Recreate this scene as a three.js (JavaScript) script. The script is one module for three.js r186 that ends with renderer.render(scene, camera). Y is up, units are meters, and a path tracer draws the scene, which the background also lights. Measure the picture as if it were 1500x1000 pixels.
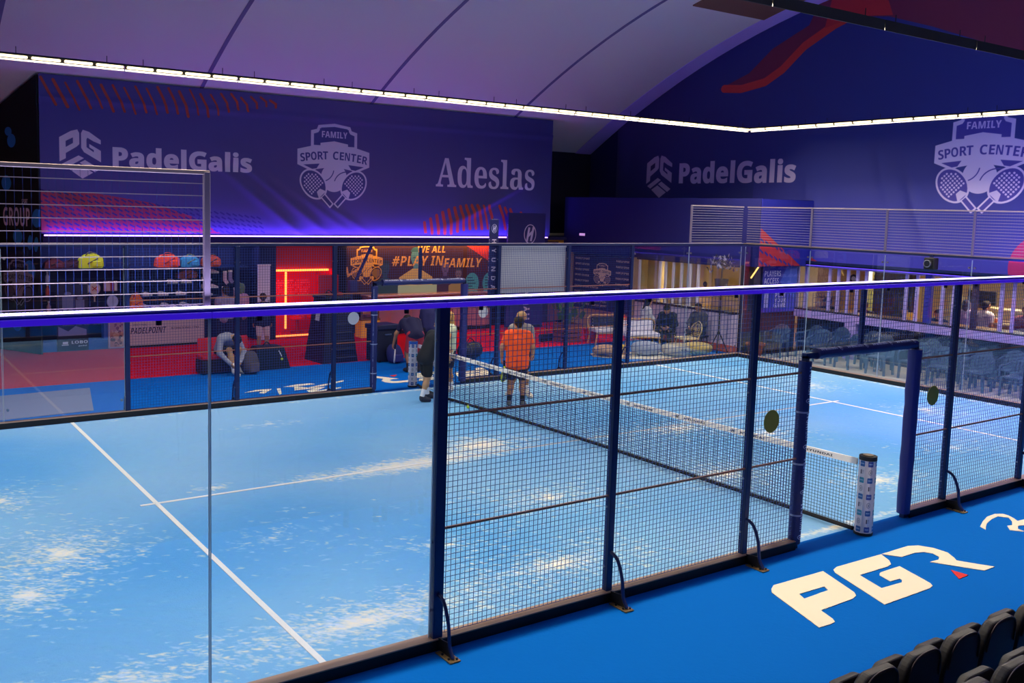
import * as THREE from 'three';
import { mergeGeometries, mergeVertices, toCreasedNormals } from 'three/addons/utils/BufferGeometryUtils.js';
import { RoundedBoxGeometry } from 'three/addons/geometries/RoundedBoxGeometry.js';
import { MarchingCubes } from 'three/addons/objects/MarchingCubes.js';
import { RectAreaLightUniformsLib } from 'three/addons/lights/RectAreaLightUniformsLib.js';

// ---------------------------------------------------------------- camera, exposure, light levels
const scene = new THREE.Scene();
scene.background = new THREE.Color(0x000000);
const renderer = new THREE.WebGLRenderer({ antialias: true });
renderer.toneMapping = THREE.LinearToneMapping;
renderer.toneMappingExposure = 1.0;
renderer.shadowMap.enabled = true;
RectAreaLightUniformsLib.init();
const camera = new THREE.PerspectiveCamera(2 * Math.atan(500 / 1377.53) * 180 / Math.PI, 1.5, 0.1, 100);
camera.position.set(-10.24776, 3.80834, 11.65624);
camera.rotation.set(-0.10269, -0.58452, 0.02511, 'YXZ');
camera.setViewOffset(1500, 1000, 85.9, 54.2, 1500, 1000);
camera.updateProjectionMatrix();
const LIGHT = { halo: 176, rail: 92, fascia: 50, shop: 38, cafe: 68, alcove: 26, bar: 60 };

// ---------------------------------------------------------------- helpers
let seed = 7;
const rnd = () => { seed = (seed * 1664525 + 1013904223) >>> 0; return seed / 4294967296; };
const rr = (a, b) => a + (b - a) * rnd();
const PI = Math.PI;
const V = (x, y, z) => new THREE.Vector3(x, y, z);
const M4 = (p, r, s) => new THREE.Matrix4().compose(V(...p), new THREE.Quaternion().setFromEuler(new THREE.Euler(...(r || [0, 0, 0]))), V(...(s || [1, 1, 1])));
function clean(g) {
  const h = g.index ? g.toNonIndexed() : g;
  for (const k of Object.keys(h.attributes)) if (!['position', 'normal', 'uv'].includes(k)) h.deleteAttribute(k);
  if (!h.attributes.uv) h.setAttribute('uv', new THREE.BufferAttribute(new Float32Array(h.attributes.position.count * 2), 2));
  if (!h.attributes.normal) h.computeVertexNormals();
  return h;
}
const xf = (g, p = [0, 0, 0], r, s) => clean(g).applyMatrix4(M4(p, r, s));
const box = (w, h, d, x = 0, y = 0, z = 0, r) => xf(new THREE.BoxGeometry(w, h, d), [x, y, z], r);
const rbox = (w, h, d, rad, x = 0, y = 0, z = 0, r) => xf(new RoundedBoxGeometry(w, h, d, 2, Math.min(rad, w / 2.01, h / 2.01, d / 2.01)), [x, y, z], r);
const cyl = (r1, r2, h, x = 0, y = 0, z = 0, r, n = 16) => xf(new THREE.CylinderGeometry(r1, r2, h, n), [x, y, z], r);
const ball = (r, x = 0, y = 0, z = 0, s, n = 14) => xf(new THREE.SphereGeometry(r, n, Math.ceil(n * 0.7)), [x, y, z], [0, 0, 0], s);
const lathe = (pts, x = 0, y = 0, z = 0, n = 20) => xf(new THREE.LatheGeometry(pts.map((p) => new THREE.Vector2(p[0], p[1])), n), [x, y, z]);
function rod(a, b, r, r2 = r, n = 8) {
  const A = V(...a), B = V(...b), d = B.clone().sub(A), L = d.length();
  const g = new THREE.CylinderGeometry(r2, r, L, n);
  g.applyQuaternion(new THREE.Quaternion().setFromUnitVectors(V(0, 1, 0), d.normalize()));
  return xf(g, A.add(B).multiplyScalar(0.5).toArray());
}
const tube = (pts, r, seg = 24, n = 8, closed = false) => clean(new THREE.TubeGeometry(new THREE.CatmullRomCurve3(pts.map((p) => V(...p)), closed), seg, r, n, closed));
function slab(poly, t, holes = []) {           // polygon in (x, z) lying on the floor, thickness t
  const s = new THREE.Shape(poly.map(([x, z]) => new THREE.Vector2(x, -z)));
  for (const h of holes) s.holes.push(new THREE.Path(h.map(([x, z]) => new THREE.Vector2(x, -z))));
  return xf(new THREE.ExtrudeGeometry(s, { depth: t, bevelEnabled: false }), [0, 0, 0], [-PI / 2, 0, 0]);
}
function ext(poly, t, p = [0, 0, 0], r) {      // polygon in (x, y), extruded by t along z, centred
  const s = new THREE.Shape(poly.map(([x, y]) => new THREE.Vector2(x, y)));
  return xf(new THREE.ExtrudeGeometry(s, { depth: t, bevelEnabled: false }).translate(0, 0, -t / 2), p, r);
}
const merge = (gs) => (Array.isArray(gs) ? (gs.length === 1 ? clean(gs[0]) : mergeGeometries(gs.map(clean))) : clean(gs));
const used = {};
function numbered(n) { used[n] = (used[n] ?? -1) + 1; return used[n] ? n + '_' + String(used[n]).padStart(3, '0') : n; }
function mesh(name, gs, m, parent, label, kind) {
  const o = new THREE.Mesh(merge(gs), m); o.name = name; o.castShadow = o.receiveShadow = true;
  if (label) o.userData.label = label;
  if (kind) o.userData.kind = kind;
  parent.add(o); return o;
}
const part = mesh;
function tag(o, label, category, group) { o.userData.label = label; o.userData.category = category; if (group) o.userData.group = group; return o; }
function thing(name, label, category, p = [0, 0, 0], turn = 0, group) {
  const o = new THREE.Group(); o.name = numbered(name); o.position.set(...p); o.rotation.y = turn; scene.add(o);
  return tag(o, label, category, group);
}
function dup(src, name, label, p, turn, group) {
  const o = src.clone(); o.name = numbered(name); scene.add(o); if (p) o.position.set(...p); o.rotation.set(0, turn ?? src.userData.turn ?? 0, 0);
  o.userData = { ...src.userData, label, ...(group ? { group } : {}) }; return o;
}
const single = (name, gs, m, label, category, group) => tag(mesh(numbered(name), gs, m, scene), label, category, group);
const struct = (name, gs, m, parent = scene) => { const o = mesh(parent === scene ? numbered(name) : name, gs, m, parent); if (parent === scene) o.userData.kind = 'structure'; return o; };

// ---------------------------------------------------------------- materials
const std = (c, rough = 0.7, metal = 0, o = {}) => new THREE.MeshStandardMaterial({ color: c, roughness: rough, metalness: metal, ...o });
const cloth = (c, r, o = {}) => new THREE.MeshPhysicalMaterial({ color: c, roughness: r, specularIntensity: 0.15, ...o });
const glow = (c, k) => new THREE.MeshStandardMaterial({ color: 0x111111, emissive: c, emissiveIntensity: k, roughness: 0.6 });
function canvas(w, h, draw, o = {}) {
  const c = document.createElement('canvas'); c.width = w; c.height = h; const x = c.getContext('2d'); draw(x, w, h);
  const t = new THREE.CanvasTexture(c); t.colorSpace = o.data ? THREE.NoColorSpace : THREE.SRGBColorSpace; t.magFilter = THREE.LinearFilter;
  if (o.repeat) { t.wrapS = t.wrapT = THREE.RepeatWrapping; t.repeat.set(...o.repeat); }
  return t;
}
function noiseTex(n, f, data = true) {          // tiling grey noise made of octaves
  const a = new Uint8Array(n * n * 4), g = [];
  for (let k = 0; k < 4; k++) { const m = 8 << k; g.push([m, Array.from({ length: m * m }, rnd)]); }
  const at = (m, v, x, y) => { const i = Math.floor(x), j = Math.floor(y), fx = x - i, fy = y - j, q = (a2, b2) => v[((b2 + m) % m) * m + ((a2 + m) % m)]; const sx = fx * fx * (3 - 2 * fx), sy = fy * fy * (3 - 2 * fy); return (q(i, j) * (1 - sx) + q(i + 1, j) * sx) * (1 - sy) + (q(i, j + 1) * (1 - sx) + q(i + 1, j + 1) * sx) * sy; };
  for (let y = 0; y < n; y++) for (let x = 0; x < n; x++) { let s = 0; g.forEach(([m, v], k) => { s += at(m, v, x / n * m, y / n * m) * f[k]; }); s += (rnd() - 0.5) * f[4]; const c = Math.max(0, Math.min(255, s * 255)); const i = (y * n + x) * 4; a[i] = a[i + 1] = a[i + 2] = c; a[i + 3] = 255; }
  const t = new THREE.DataTexture(a, n, n); t.magFilter = THREE.LinearFilter; t.minFilter = THREE.LinearMipmapLinearFilter; t.generateMipmaps = true; t.wrapS = t.wrapT = THREE.RepeatWrapping; t.needsUpdate = true; if (!data) t.colorSpace = THREE.SRGBColorSpace; return t;
}
const grain = noiseTex(256, [0.25, 0.25, 0.25, 0.25, 0.3]);
const rep = (t, x, y) => { const c = t.clone(); c.repeat.set(x, y); c.needsUpdate = true; return c; };
const M = {
  frame: std(0x14245a, 0.4, 0.1), frameBlue: std(0x0c3f86, 0.45, 0.3), wire: std(0x2a4796, 0.5, 0), galv: std(0x746a80, 0.4, 0.1), wireLight: std(0xb8aca8, 0.45, 0.1),
  kerb: std(0xa88876, 0.45, 0.1), black: std(0x0b0b12, 0.6), dark: std(0x1a1b24, 0.7), rubber: std(0x121216, 0.85),
  white: std(0xe8e4ee, 0.6), line: std(0xf6f4f0, 0.8, 0, { bumpMap: rep(grain, 4, 4), bumpScale: 0.002 }), offwhite: std(0xd9d2dc, 0.7), red: std(0xc8141c, 0.75), redDark: std(0x8c1018, 0.8),
  carpetBlue: cloth(0x0068c8, 0.95, { bumpMap: rep(grain, 30, 12), bumpScale: 0.003 }), carpetRed: cloth(0xe01226, 0.95, { bumpMap: rep(grain, 30, 8), bumpScale: 0.003 }),
  navy: std(0x14154e, 0.85), navyDark: std(0x0a0b26, 0.9), vault: std(0xe6e4e0, 0.85, 0, { bumpMap: rep(grain, 6, 6), bumpScale: 0.01 }), seam: std(0x736c92, 0.9),
  glass: new THREE.MeshPhysicalMaterial({ color: 0xf2f7ff, roughness: 0.01, transmission: 1, thickness: 0, ior: 1.7 }),
  glassEdge: std(0xaebfd0, 0.2, 0.1), wood: std(0x9a6a3c, 0.55), brass: std(0x8f7a50, 0.35, 0.8), steel: std(0x8d8d98, 0.3, 0.9),
  skin: std(0xc08a68, 0.6), skin2: std(0xa8704e, 0.6), hairDark: std(0x1d1412, 0.8), tan: std(0xd9c39a, 0.8), greyFab: std(0x8f8b96, 0.95), concrete: std(0xb9ab92, 0.9, 0, { bumpMap: rep(grain, 10, 10), bumpScale: 0.002 }),
};
function area(w, h, c, k, p, look) {            // lamp light set just in front of a glowing face
  const l = new THREE.RectAreaLight(c, k, w, h); l.position.set(...p); l.lookAt(...look); scene.add(l); return l;
}
function point(c, k, p, d = 0) { const l = new THREE.PointLight(c, k, d, 2); l.position.set(...p); l.castShadow = true; scene.add(l); return l; }

// ---------------------------------------------------------------- printed marks shared by several prints
function crest(x, cx, cy, s, fg, bg) {          // badge: FAMILY plate, SPORT CENTER ribbon, ball, crossed rackets; 100 units wide
  x.save(); x.translate(cx, cy); x.scale(s, s); x.lineJoin = 'round';
  const P = (pts, f) => { x.beginPath(); pts.forEach(([a, b], i) => (i ? x.lineTo(a, b) : x.moveTo(a, b))); x.closePath(); x.fillStyle = f; x.fill(); };
  P([[-32, -22], [-32, -42], [-24, -44], [-22, -49], [0, -52], [22, -49], [24, -44], [32, -42], [32, -22]], fg);
  P([[-28, -24], [-28, -38], [-22, -40], [-18, -46], [0, -48], [18, -46], [22, -40], [28, -38], [28, -24]], bg);
  P([[-20, -20], [-20, -45], [0, -47.5], [20, -45], [20, -20]], bg);
  P([[-19, -27], [0, -30], [19, -27], [19, -20], [-19, -20]], fg);
  P([[-50, -18], [-30, -23], [0, -26], [30, -23], [50, -18], [50, 1], [30, 9], [24, 6], [0, 2], [-24, 6], [-30, 9], [-50, 1]], fg);
  P([[-42, 1], [-20, -1], [-24, 5], [-30, 6]], bg); P([[42, 1], [20, -1], [24, 5], [30, 6]], bg);
  x.textAlign = 'center'; x.textBaseline = 'middle';
  x.fillStyle = fg; x.font = 'bold 11px sans-serif'; x.fillText('FAMILY', 0, -37.5, 36);
  x.fillStyle = bg; x.font = 'bold 14px sans-serif';
  const txt = 'SPORT CENTER', w = [-43, -36, -28, -19.5, -12, -6, 2, 10.5, 18.5, 27, 35, 43];
  for (let i = 0; i < txt.length; i++) { x.save(); const u = w[i]; x.translate(u, -12 + u * u * 0.0022); x.rotate(u * 0.0032); x.fillText(txt[i], 0, 0, 9); x.restore(); }
  x.fillStyle = fg; x.beginPath(); x.arc(0, 16, 18, 0, 7); x.fill();
  x.strokeStyle = bg; x.lineWidth = 1.2; x.beginPath(); x.arc(-17, 4, 17, 0.2, 1.4); x.stroke(); x.beginPath(); x.arc(18, 26, 18, 3.5, 4.9); x.stroke();
  for (const d of [-1, 1]) {
    x.save(); x.translate(d * 28, 25); x.rotate(d * 0.75);
    x.fillStyle = bg; x.beginPath(); x.ellipse(0, 0, 15.5, 20, 0, 0, 7); x.fill(); x.strokeStyle = fg; x.lineWidth = 2.2; x.stroke();
    x.fillStyle = fg; for (let i = -3; i <= 3; i++) for (let j = -4; j <= 2; j++) if ((i * 3.4) ** 2 / 140 + (j * 3.4) ** 2 / 230 < 0.95) { x.beginPath(); x.arc(i * 3.4, j * 3.4, 1.2, 0, 7); x.fill(); }
    P([[-7, 18], [7, 18], [3, 10], [-3, 10]], fg);
    x.strokeStyle = fg; x.lineWidth = 2; x.strokeRect(-3.2, 20, 6.4, 16); x.fillStyle = bg; x.fillRect(-2.4, 20, 4.8, 15);
    x.restore();
  }
  x.restore();
}
function cube(x, cx, cy, s, fg, bg) {           // cube mark with P and G on its faces
  x.save(); x.translate(cx, cy); x.scale(s, s); x.textAlign = 'center'; x.textBaseline = 'middle'; x.fillStyle = fg;
  const P = (pts, f) => { x.beginPath(); pts.forEach(([a, b], i) => (i ? x.lineTo(a, b) : x.moveTo(a, b))); x.closePath(); x.fillStyle = f; x.fill(); };
  P([[-46, -28], [-20, -44], [-6, -48], [-2, -40], [-2, -14], [-8, -8], [-32, 8], [-32, 20], [-46, 28]], fg);
  P([[-32, -20], [-16, -29], [-16, -16], [-32, -6]], bg);
  P([[2, -40], [6, -48], [20, -44], [46, -26], [46, -16], [30, -22], [16, -30], [14, -26], [14, -8], [30, 3], [30, -2], [20, -8], [20, -16], [46, -1], [46, 26], [8, 4], [2, -6]], fg);
  P([[-42, 34], [-4, 12], [8, 18], [-30, 41]], fg); P([[-2, 29], [10, 22], [44, 42], [32, 50]], fg); P([[-26, 44], [-4, 32], [28, 51], [4, 66]], fg);
  x.restore();
}
function slanted(x, cx, cy, s, fg) {            // oval badge with a slanted letter H
  x.save(); x.translate(cx, cy); x.scale(s, s); x.strokeStyle = fg; x.lineWidth = 5; x.beginPath(); x.ellipse(0, 0, 38, 50, 0, 0, 7); x.stroke();
  x.lineWidth = 13; x.beginPath(); x.moveTo(-20, 40); x.lineTo(-6, -36); x.moveTo(6, 38); x.lineTo(22, -38); x.moveTo(-14, 12); x.lineTo(14, -12); x.stroke(); x.restore();
}
const mapped = (t, rough = 0.7, o = {}) => new THREE.MeshStandardMaterial({ map: t, roughness: rough, ...o });

// ================================================================ SETTING: floors, vault, walls
const vaultY = (z) => 10.2 - 0.0213 * z * z;
{ // sanded blue turf of the court
  const W = 2048, H = 1024;
  const tex = canvas(W, H, (x) => {
    x.fillStyle = '#82b8e4'; x.fillRect(0, 0, W, H);
    const blob = (cx, cy, r, c, a) => { const g = x.createRadialGradient(cx, cy, 0, cx, cy, r); g.addColorStop(0, c + a + ')'); g.addColorStop(1, c + '0)'); x.fillStyle = g; x.fillRect(cx - r, cy - r, 2 * r, 2 * r); };
    for (let i = 0; i < 260; i++) blob(rr(0, W), rr(0, H), rr(60, 260), rnd() < 0.5 ? 'rgba(62,146,222,' : 'rgba(158,194,232,', rr(0.06, 0.3).toFixed(2));
    // worn places where the sand lies thick: [x m, z m, rx, rz, amount]
    const worn = [[-3.2, -0.05, 2.3, 0.42, 2800], [-1.6, -0.5, 1.4, 0.8, 1700], [-8.3, 1.2, 1.3, 1.4, 900], [-8.8, 2.2, 0.9, 1.2, 500], [-8.6, -1, 1, 1.6, 260], [-6.3, 4.3, 2.6, 0.7, 1300], [-8.6, 4.4, 1.4, 0.6, 600], [-3.8, 4.1, 2.2, 0.9, 700], [-4.6, 3, 1.6, 0.9, 200], [-2.4, 2.2, 2.2, 1.2, 520], [2.2, 0.2, 3.2, 1.1, 1300], [0.6, 2.6, 1.4, 1, 650], [2.4, 3.9, 1.3, 0.9, 560], [3.4, 1.2, 1.4, 1, 560], [8.2, -1.4, 1.2, 1.2, 420], [8, 1.4, 1.3, 1.1, 420], [5.4, 3.4, 2, 1, 260], [-9.4, 0, 0.5, 4.6, 260], [0, -4.88, 10, 0.1, 500], [0, 4.88, 10, 0.1, 600], [9.88, 0, 0.1, 4.8, 400], [-4, -3.4, 1.2, 0.3, 70], [-6.2, 1.9, 2.2, 1.2, 120], [-6.1, -0.3, 0.5, 0.25, 60]];
    for (const [mx, mz, rx, rz, n] of worn) for (let i = 0; i < n; i++) {
      const a = rr(0, 2 * PI), q = Math.abs(rnd() + rnd() - 1), px = (mx + Math.cos(a) * q * rx + 10) / 20 * W, py = (mz + Math.sin(a) * q * rz + 5) / 10 * H, warm = rnd() < 0.55;
      x.save(); x.translate(px, py); x.rotate(0.58 + rr(-0.3, 0.3));
      for (let k = 0; k < 3; k++) { const al = rr(0.08, 0.5); x.fillStyle = warm ? `rgba(248,236,212,${al})` : `rgba(206,224,246,${al * 0.8})`; x.beginPath(); x.ellipse(rr(-6, 6), rr(-3, 3), rr(0.8, 5), rr(0.5, 1.8), rr(-0.5, 0.5), 0, 7); x.fill(); }
      x.restore();
    }
    for (let i = 0; i < 9000; i++) { x.fillStyle = rnd() < 0.5 ? 'rgba(30,100,180,.10)' : 'rgba(220,235,250,.13)'; x.fillRect(rr(0, W), rr(0, H), rr(1, 7), rr(1, 2)); }
  });
  const m = cloth(0xffffff, 0.9, { map: tex, bumpMap: rep(grain, 40, 20), bumpScale: 0.004 });
  const g = box(20, 0.06, 10, 0, -0.03, 0), p = g.attributes.position, u = g.attributes.uv;
  for (let i = 0; i < p.count; i++) u.setXY(i, (p.getX(i) + 10) / 20, 1 - (p.getZ(i) + 5) / 10);
  const turf = struct('floor', g, m); turf.userData.label = 'sanded blue court turf';
  const L = (n, w, d, x, z) => part(n, rbox(w, 0.008, d, 0.003, x, 0.003, z), M.line, turf);
  L('service_line', 0.06, 10, -6.95, 0); L('service_line', 0.06, 10, 6.95, 0); L('centre_line', 14.3, 0.05, 0, 0);
}
struct('floor', [box(24.95, 0.06, 9.3, -2.025, -0.032, 9.65), box(24.9, 0.06, 3.6, -2.05, -0.032, -6.8), box(4.5, 0.06, 10, -12.25, -0.032, 0)], M.carpetBlue);
struct('floor', [box(24.9, 0.06, 5.7, -2.05, -0.032, -11.45)], M.carpetRed);
struct('floor', [box(2.75, 0.06, 19.3, 11.375, -0.03, 4.65)], M.concrete);
{ // carpet joint line on the red floor and pale grey patch by the far glass
  single('floor_patch', slab([[-9.2, -5.62], [-6.42, -5.8], [-6.02, -7.95], [-9.2, -7.75]], 0.012), std(0x8e8aa2, 0.9), 'pale grey patch on the blue carpet behind the far glass', 'mat');
}
{ // membrane vault
  const s = new THREE.Shape(), N = 72, z0 = 14.45;
  for (let i = 0; i <= N; i++) { const z = -z0 + 2 * z0 * i / N; i ? s.lineTo(-z, vaultY(z)) : s.moveTo(-z, vaultY(z)); }
  for (let i = N; i >= 0; i--) { const z = -z0 + 2 * z0 * i / N; s.lineTo(-z, vaultY(z) + 0.12); }
  const g = xf(new THREE.ExtrudeGeometry(s, { depth: 27.6, bevelEnabled: false }), [-14.7, 0, 0], [0, PI / 2, 0]);
  const v = struct('ceiling', toCreasedNormals(g, 0.3), M.vault); v.userData.label = 'white barrel-vaulted membrane ceiling';
  const arc = (x, w, za, zb, dy, t) => {
    const q = new THREE.Shape(), n = 40;
    for (let i = 0; i <= n; i++) { const z = za + (zb - za) * i / n; i ? q.lineTo(-z, vaultY(z) - dy) : q.moveTo(-z, vaultY(z) - dy); }
    for (let i = n; i >= 0; i--) { const z = za + (zb - za) * i / n; q.lineTo(-z, vaultY(z) - dy + t); }
    return xf(new THREE.ExtrudeGeometry(q, { depth: w, bevelEnabled: false }), [x - w / 2, 0, 0], [0, PI / 2, 0]);
  };
  for (const x of [-12.1, -7.1, -2.1, 2.9, 8.1]) part('ceiling_seam', arc(x, 0.1, -13.2, 13.2, 0.014, 0.02), M.seam, v);
  part('painted_glow_strip', arc(12.32, 0.7, -14.3, 14.3, 0.02, 0.03), std(0xbfa8f0, 0.8), v);  // violet uplight along the vault edge, painted in as a lilac strip
  part('hatch_panel', arc(10.55, 2.9, -6.4, -3.4, 0.03, 0.035), std(0x7c5646, 0.8), v);
}
struct('wall_back', [box(27.4, 6.3, 0.12, -1, 3.1, -14.35)], M.navyDark);
struct('wall_front', [box(27.4, 6.2, 0.12, -1, 3.1, 14.35)], M.navy);
struct('wall_left', [ext([[-14.3, 0], [14.3, 0], [14.3, 5.9], [9, 8.5], [0, 10.2], [-9, 8.5], [-14.3, 5.9]], 0.12, [-14.5, 0, 0], [0, PI / 2, 0])], M.navy);
struct('wall_shop', [box(15.6, 3.99, 0.12, 1.78, 4.695, -12.78), box(0.1, 3.78, 1.5, 9.53, 4.8, -13.55), box(18.6, 0.1, 1.5, 3.25, 2.86, -13.55)], M.navy);   // overhang above the shop
struct('wall_right', [ext((() => { const p = [[-14.3, 2.42], [14.3, 2.42]]; for (let i = 0; i <= 24; i++) { const z = 14.3 - 28.6 * i / 24; p.push([z, vaultY(z) + 0.05]); } return p.map(([z, y]) => [-z, y]); })(), 0.14, [12.78, 0, 0], [0, PI / 2, 0])], M.navy);
// angled black hoarding at the far left corner
{
  const A = [-6.08, -12.72], B = [-6.9, -14.22], L = Math.hypot(A[0] - B[0], A[1] - B[1]), K = 242;
  const tex = canvas(400, 1646, (x, w, h) => {
    x.fillStyle = '#06060c'; x.fillRect(0, 0, w, h); x.fillStyle = '#2a74b8';
    const X = (a) => w * (0.266 + 0.734 * a / 57), Y = (b) => (6.8 - 3.3 - (320 - b) / 54) * K;
    for (const [a, b, r, q] of [[5, 275, 42, 44], [15, 220, 36, 40], [10, 208, 30, 26], [54, 320, 40, 54], [22, 345, 40, 44], [42, 352, 20, 44], [52, 354, 18, 44], [40, 390, 50, 66], [18, 460, 40, 50]]) { x.beginPath(); x.ellipse(X(a), Y(b), r, q, 0.1, 0, 7); x.fill(); }
    x.fillStyle = '#c9aebf'; x.textAlign = 'right'; x.save(); x.translate(X(43), Y(331)); x.scale(0.62, 1.35); x.font = 'bold 110px sans-serif'; x.fillText('GROUP', 0, 0); x.font = 'bold 26px sans-serif'; x.fillText('SPORT', -30, -98); x.restore();
    crest(x, X(22), Y(405), 2.6, '#8a7f8c', '#06060c');
  });
  const g = clean(new THREE.BoxGeometry(L, 1, 0.05, 1, 1, 1)), p = g.attributes.position, u = g.attributes.uv;
  for (let i = 0; i < p.count; i++) { const s = p.getX(i) / L + 0.5, z = B[1] + (A[1] - B[1]) * s, y = (p.getY(i) + 0.5) * (vaultY(z) - 0.06); p.setY(i, y); u.setXY(i, s, y / 6.8); }
  g.computeVertexNormals();
  const t = single('hoarding', g, mapped(tex, 0.75), 'tall black hoarding with blue dots and a pale club badge at the left corner', 'hoarding');
  t.position.set((A[0] + B[0]) / 2, 0, (A[1] + B[1]) / 2); t.rotation.y = Math.atan2(-(A[1] - B[1]), A[0] - B[0]);
}
// ---------------------------------------------------------------- printed banners on the walls
function banner(name, w, h, nx, ny, bulge, tex, place, label, edge) {
  const g = new THREE.PlaneGeometry(w, h, nx, ny), p = g.attributes.position;
  for (let i = 0; i < p.count; i++) { const [yy, d] = bulge(p.getX(i), p.getY(i)); p.setY(i, yy); p.setZ(i, d); }
  g.computeVertexNormals();
  const b = clean(g.clone()), q = b.attributes.position;
  const back = clean(g.clone()); back.translate(0, 0, -0.006); { const a = back.attributes.position.array, n = back.attributes.normal.array, u = back.attributes.uv.array; for (let i = 0; i < a.length; i += 9) for (let k = 0; k < 3; k++) { let t = a[i + k]; a[i + k] = a[i + 3 + k]; a[i + 3 + k] = t; t = n[i + k]; n[i + k] = n[i + 3 + k]; n[i + 3 + k] = t; } for (let i = 0; i < n.length; i++) n[i] = -n[i]; }
  const o = single(name, [b, back], mapped(tex, 0.62), label, 'banner'); place(o); return o;
}
const streak = (x, pts, w, c) => { x.strokeStyle = c; x.lineWidth = w; x.lineCap = 'round'; x.beginPath(); x.moveTo(...pts[0]); for (let i = 1; i < pts.length; i++) x.lineTo(...pts[i]); x.stroke(); };
{
  const k = 130, x0 = -6.05, y1 = 6.74, W = 2037, H = 496;
  const tex = canvas(W, H, (x) => {
    x.fillStyle = '#484490'; x.fillRect(0, 0, W, H);
    const X = (a) => (a - x0) * k, Y = (b) => (y1 - b) * k, P = (pts, f) => { x.beginPath(); pts.forEach(([a, b], i) => (i ? x.lineTo(X(a), Y(b)) : x.moveTo(X(a), Y(b)))); x.closePath(); x.fillStyle = f; x.fill(); };
    const g = x.createLinearGradient(0, 0, W, 0); g.addColorStop(0, 'rgba(80,70,156,.6)'); g.addColorStop(0.55, 'rgba(108,84,152,.6)'); g.addColorStop(1, 'rgba(54,54,122,.6)'); x.fillStyle = g; x.fillRect(0, 0, W, H);
    for (let i = 0; i < 22; i++) { const a = -6 + i * 0.275, l = 0.62 * (1 - Math.max(0, i - 13) / 11), top = 6.62 + rr(-0.05, 0.05); streak(x, [[X(a), Y(top)], [X(a + 0.16), Y(top - l * 0.5)], [X(a + 0.33 * (1 - i / 40)), Y(top - l)]], rr(6, 10), '#c4422e'); }
    P([[-6.05, 3.95], [-4.9, 3.95], [-3.4, 3.72], [-2.4, 3.4], [-1.6, 2.95], [-6.05, 2.95]], 'rgba(196,40,70,.78)');
    for (let r = 0; r < 9; r++) for (let i = 0; i < 34; i++) { const a = -6.2 + i * 0.17 + r * 0.04, b = 4.0 - r * 0.125 - i * 0.018; streak(x, [[X(a), Y(b)], [X(a + 0.09), Y(b - 0.05)]], 5, '#3a2a80'); }
    for (let i = 0; i < 19; i++) { const a = 4.75 + i * 0.215, t = 3.2 + 0.68 * Math.sin(Math.min(1, (i + 1) / 9) * PI / 2) - Math.max(0, i - 13) * 0.05; if (i === 12 || i === 16) continue; streak(x, [[X(a), Y(t)], [X(a + 0.05 + i * 0.008), Y(t - 0.32)], [X(a + 0.05 + i * 0.016), Y(Math.max(3.0, t - 0.72))]], rr(10, 15), '#c2402f'); }
    const c = '#e2d3ee', b = '#4c4692';
    cube(x, X(-5.13), Y(4.97), 1.36, c, b);
    x.fillStyle = c; x.textBaseline = 'alphabetic';
    x.save(); x.translate(X(-4.42), Y(4.62)); x.scale(1.13, 1); x.font = 'bold 84px sans-serif'; x.fillText('PadelGalis', 0, 0, 3.68 * k / 1.13); x.strokeStyle = c; x.lineWidth = 4; x.strokeText('PadelGalis', 0, 0, 3.68 * k / 1.13); x.restore();
    crest(x, X(1.7), Y(4.92), 2.92, c, b);
    x.save(); x.translate(X(5.12), Y(4.43)); x.scale(0.9, 1.12); x.font = 'bold 142px serif'; x.fillText('Adeslas', 0, 0, 3.95 * k / 0.9); x.restore();
  });
  const fold = (x, y) => { let d = 0.012 * Math.sin(x * 2.1 + y); for (const [cx, cy, sl, a, w] of [[-2.1, -1.1, -0.75, 0.06, 0.11], [-1.6, -0.9, -0.7, 0.07, 0.12], [-1.0, -0.9, -0.62, 0.06, 0.1], [-0.4, -1.0, -0.55, 0.05, 0.12], [4.8, -1.1, 0.45, 0.04, 0.12], [5.6, -0.8, 0.5, 0.035, 0.1], [-7, -1.2, -0.4, 0.03, 0.1]]) { const q = (y - cy) - sl * (x - cx), lim = Math.exp(-(((x - cx) / 1.5) ** 2)); d += a * lim * Math.exp(-((q / w) ** 2)); } d += 0.05 * Math.exp(-(((y - 1.36) / 0.05) ** 2)) ; return [y, Math.max(0, d)]; };
  banner('wall_banner', 15.67, 3.78, 170, 60, fold, tex, (o) => o.position.set(1.785, 4.83, -12.71), 'long purple-blue banner with three white sponsor marks above the shop', 0);
}
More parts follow.
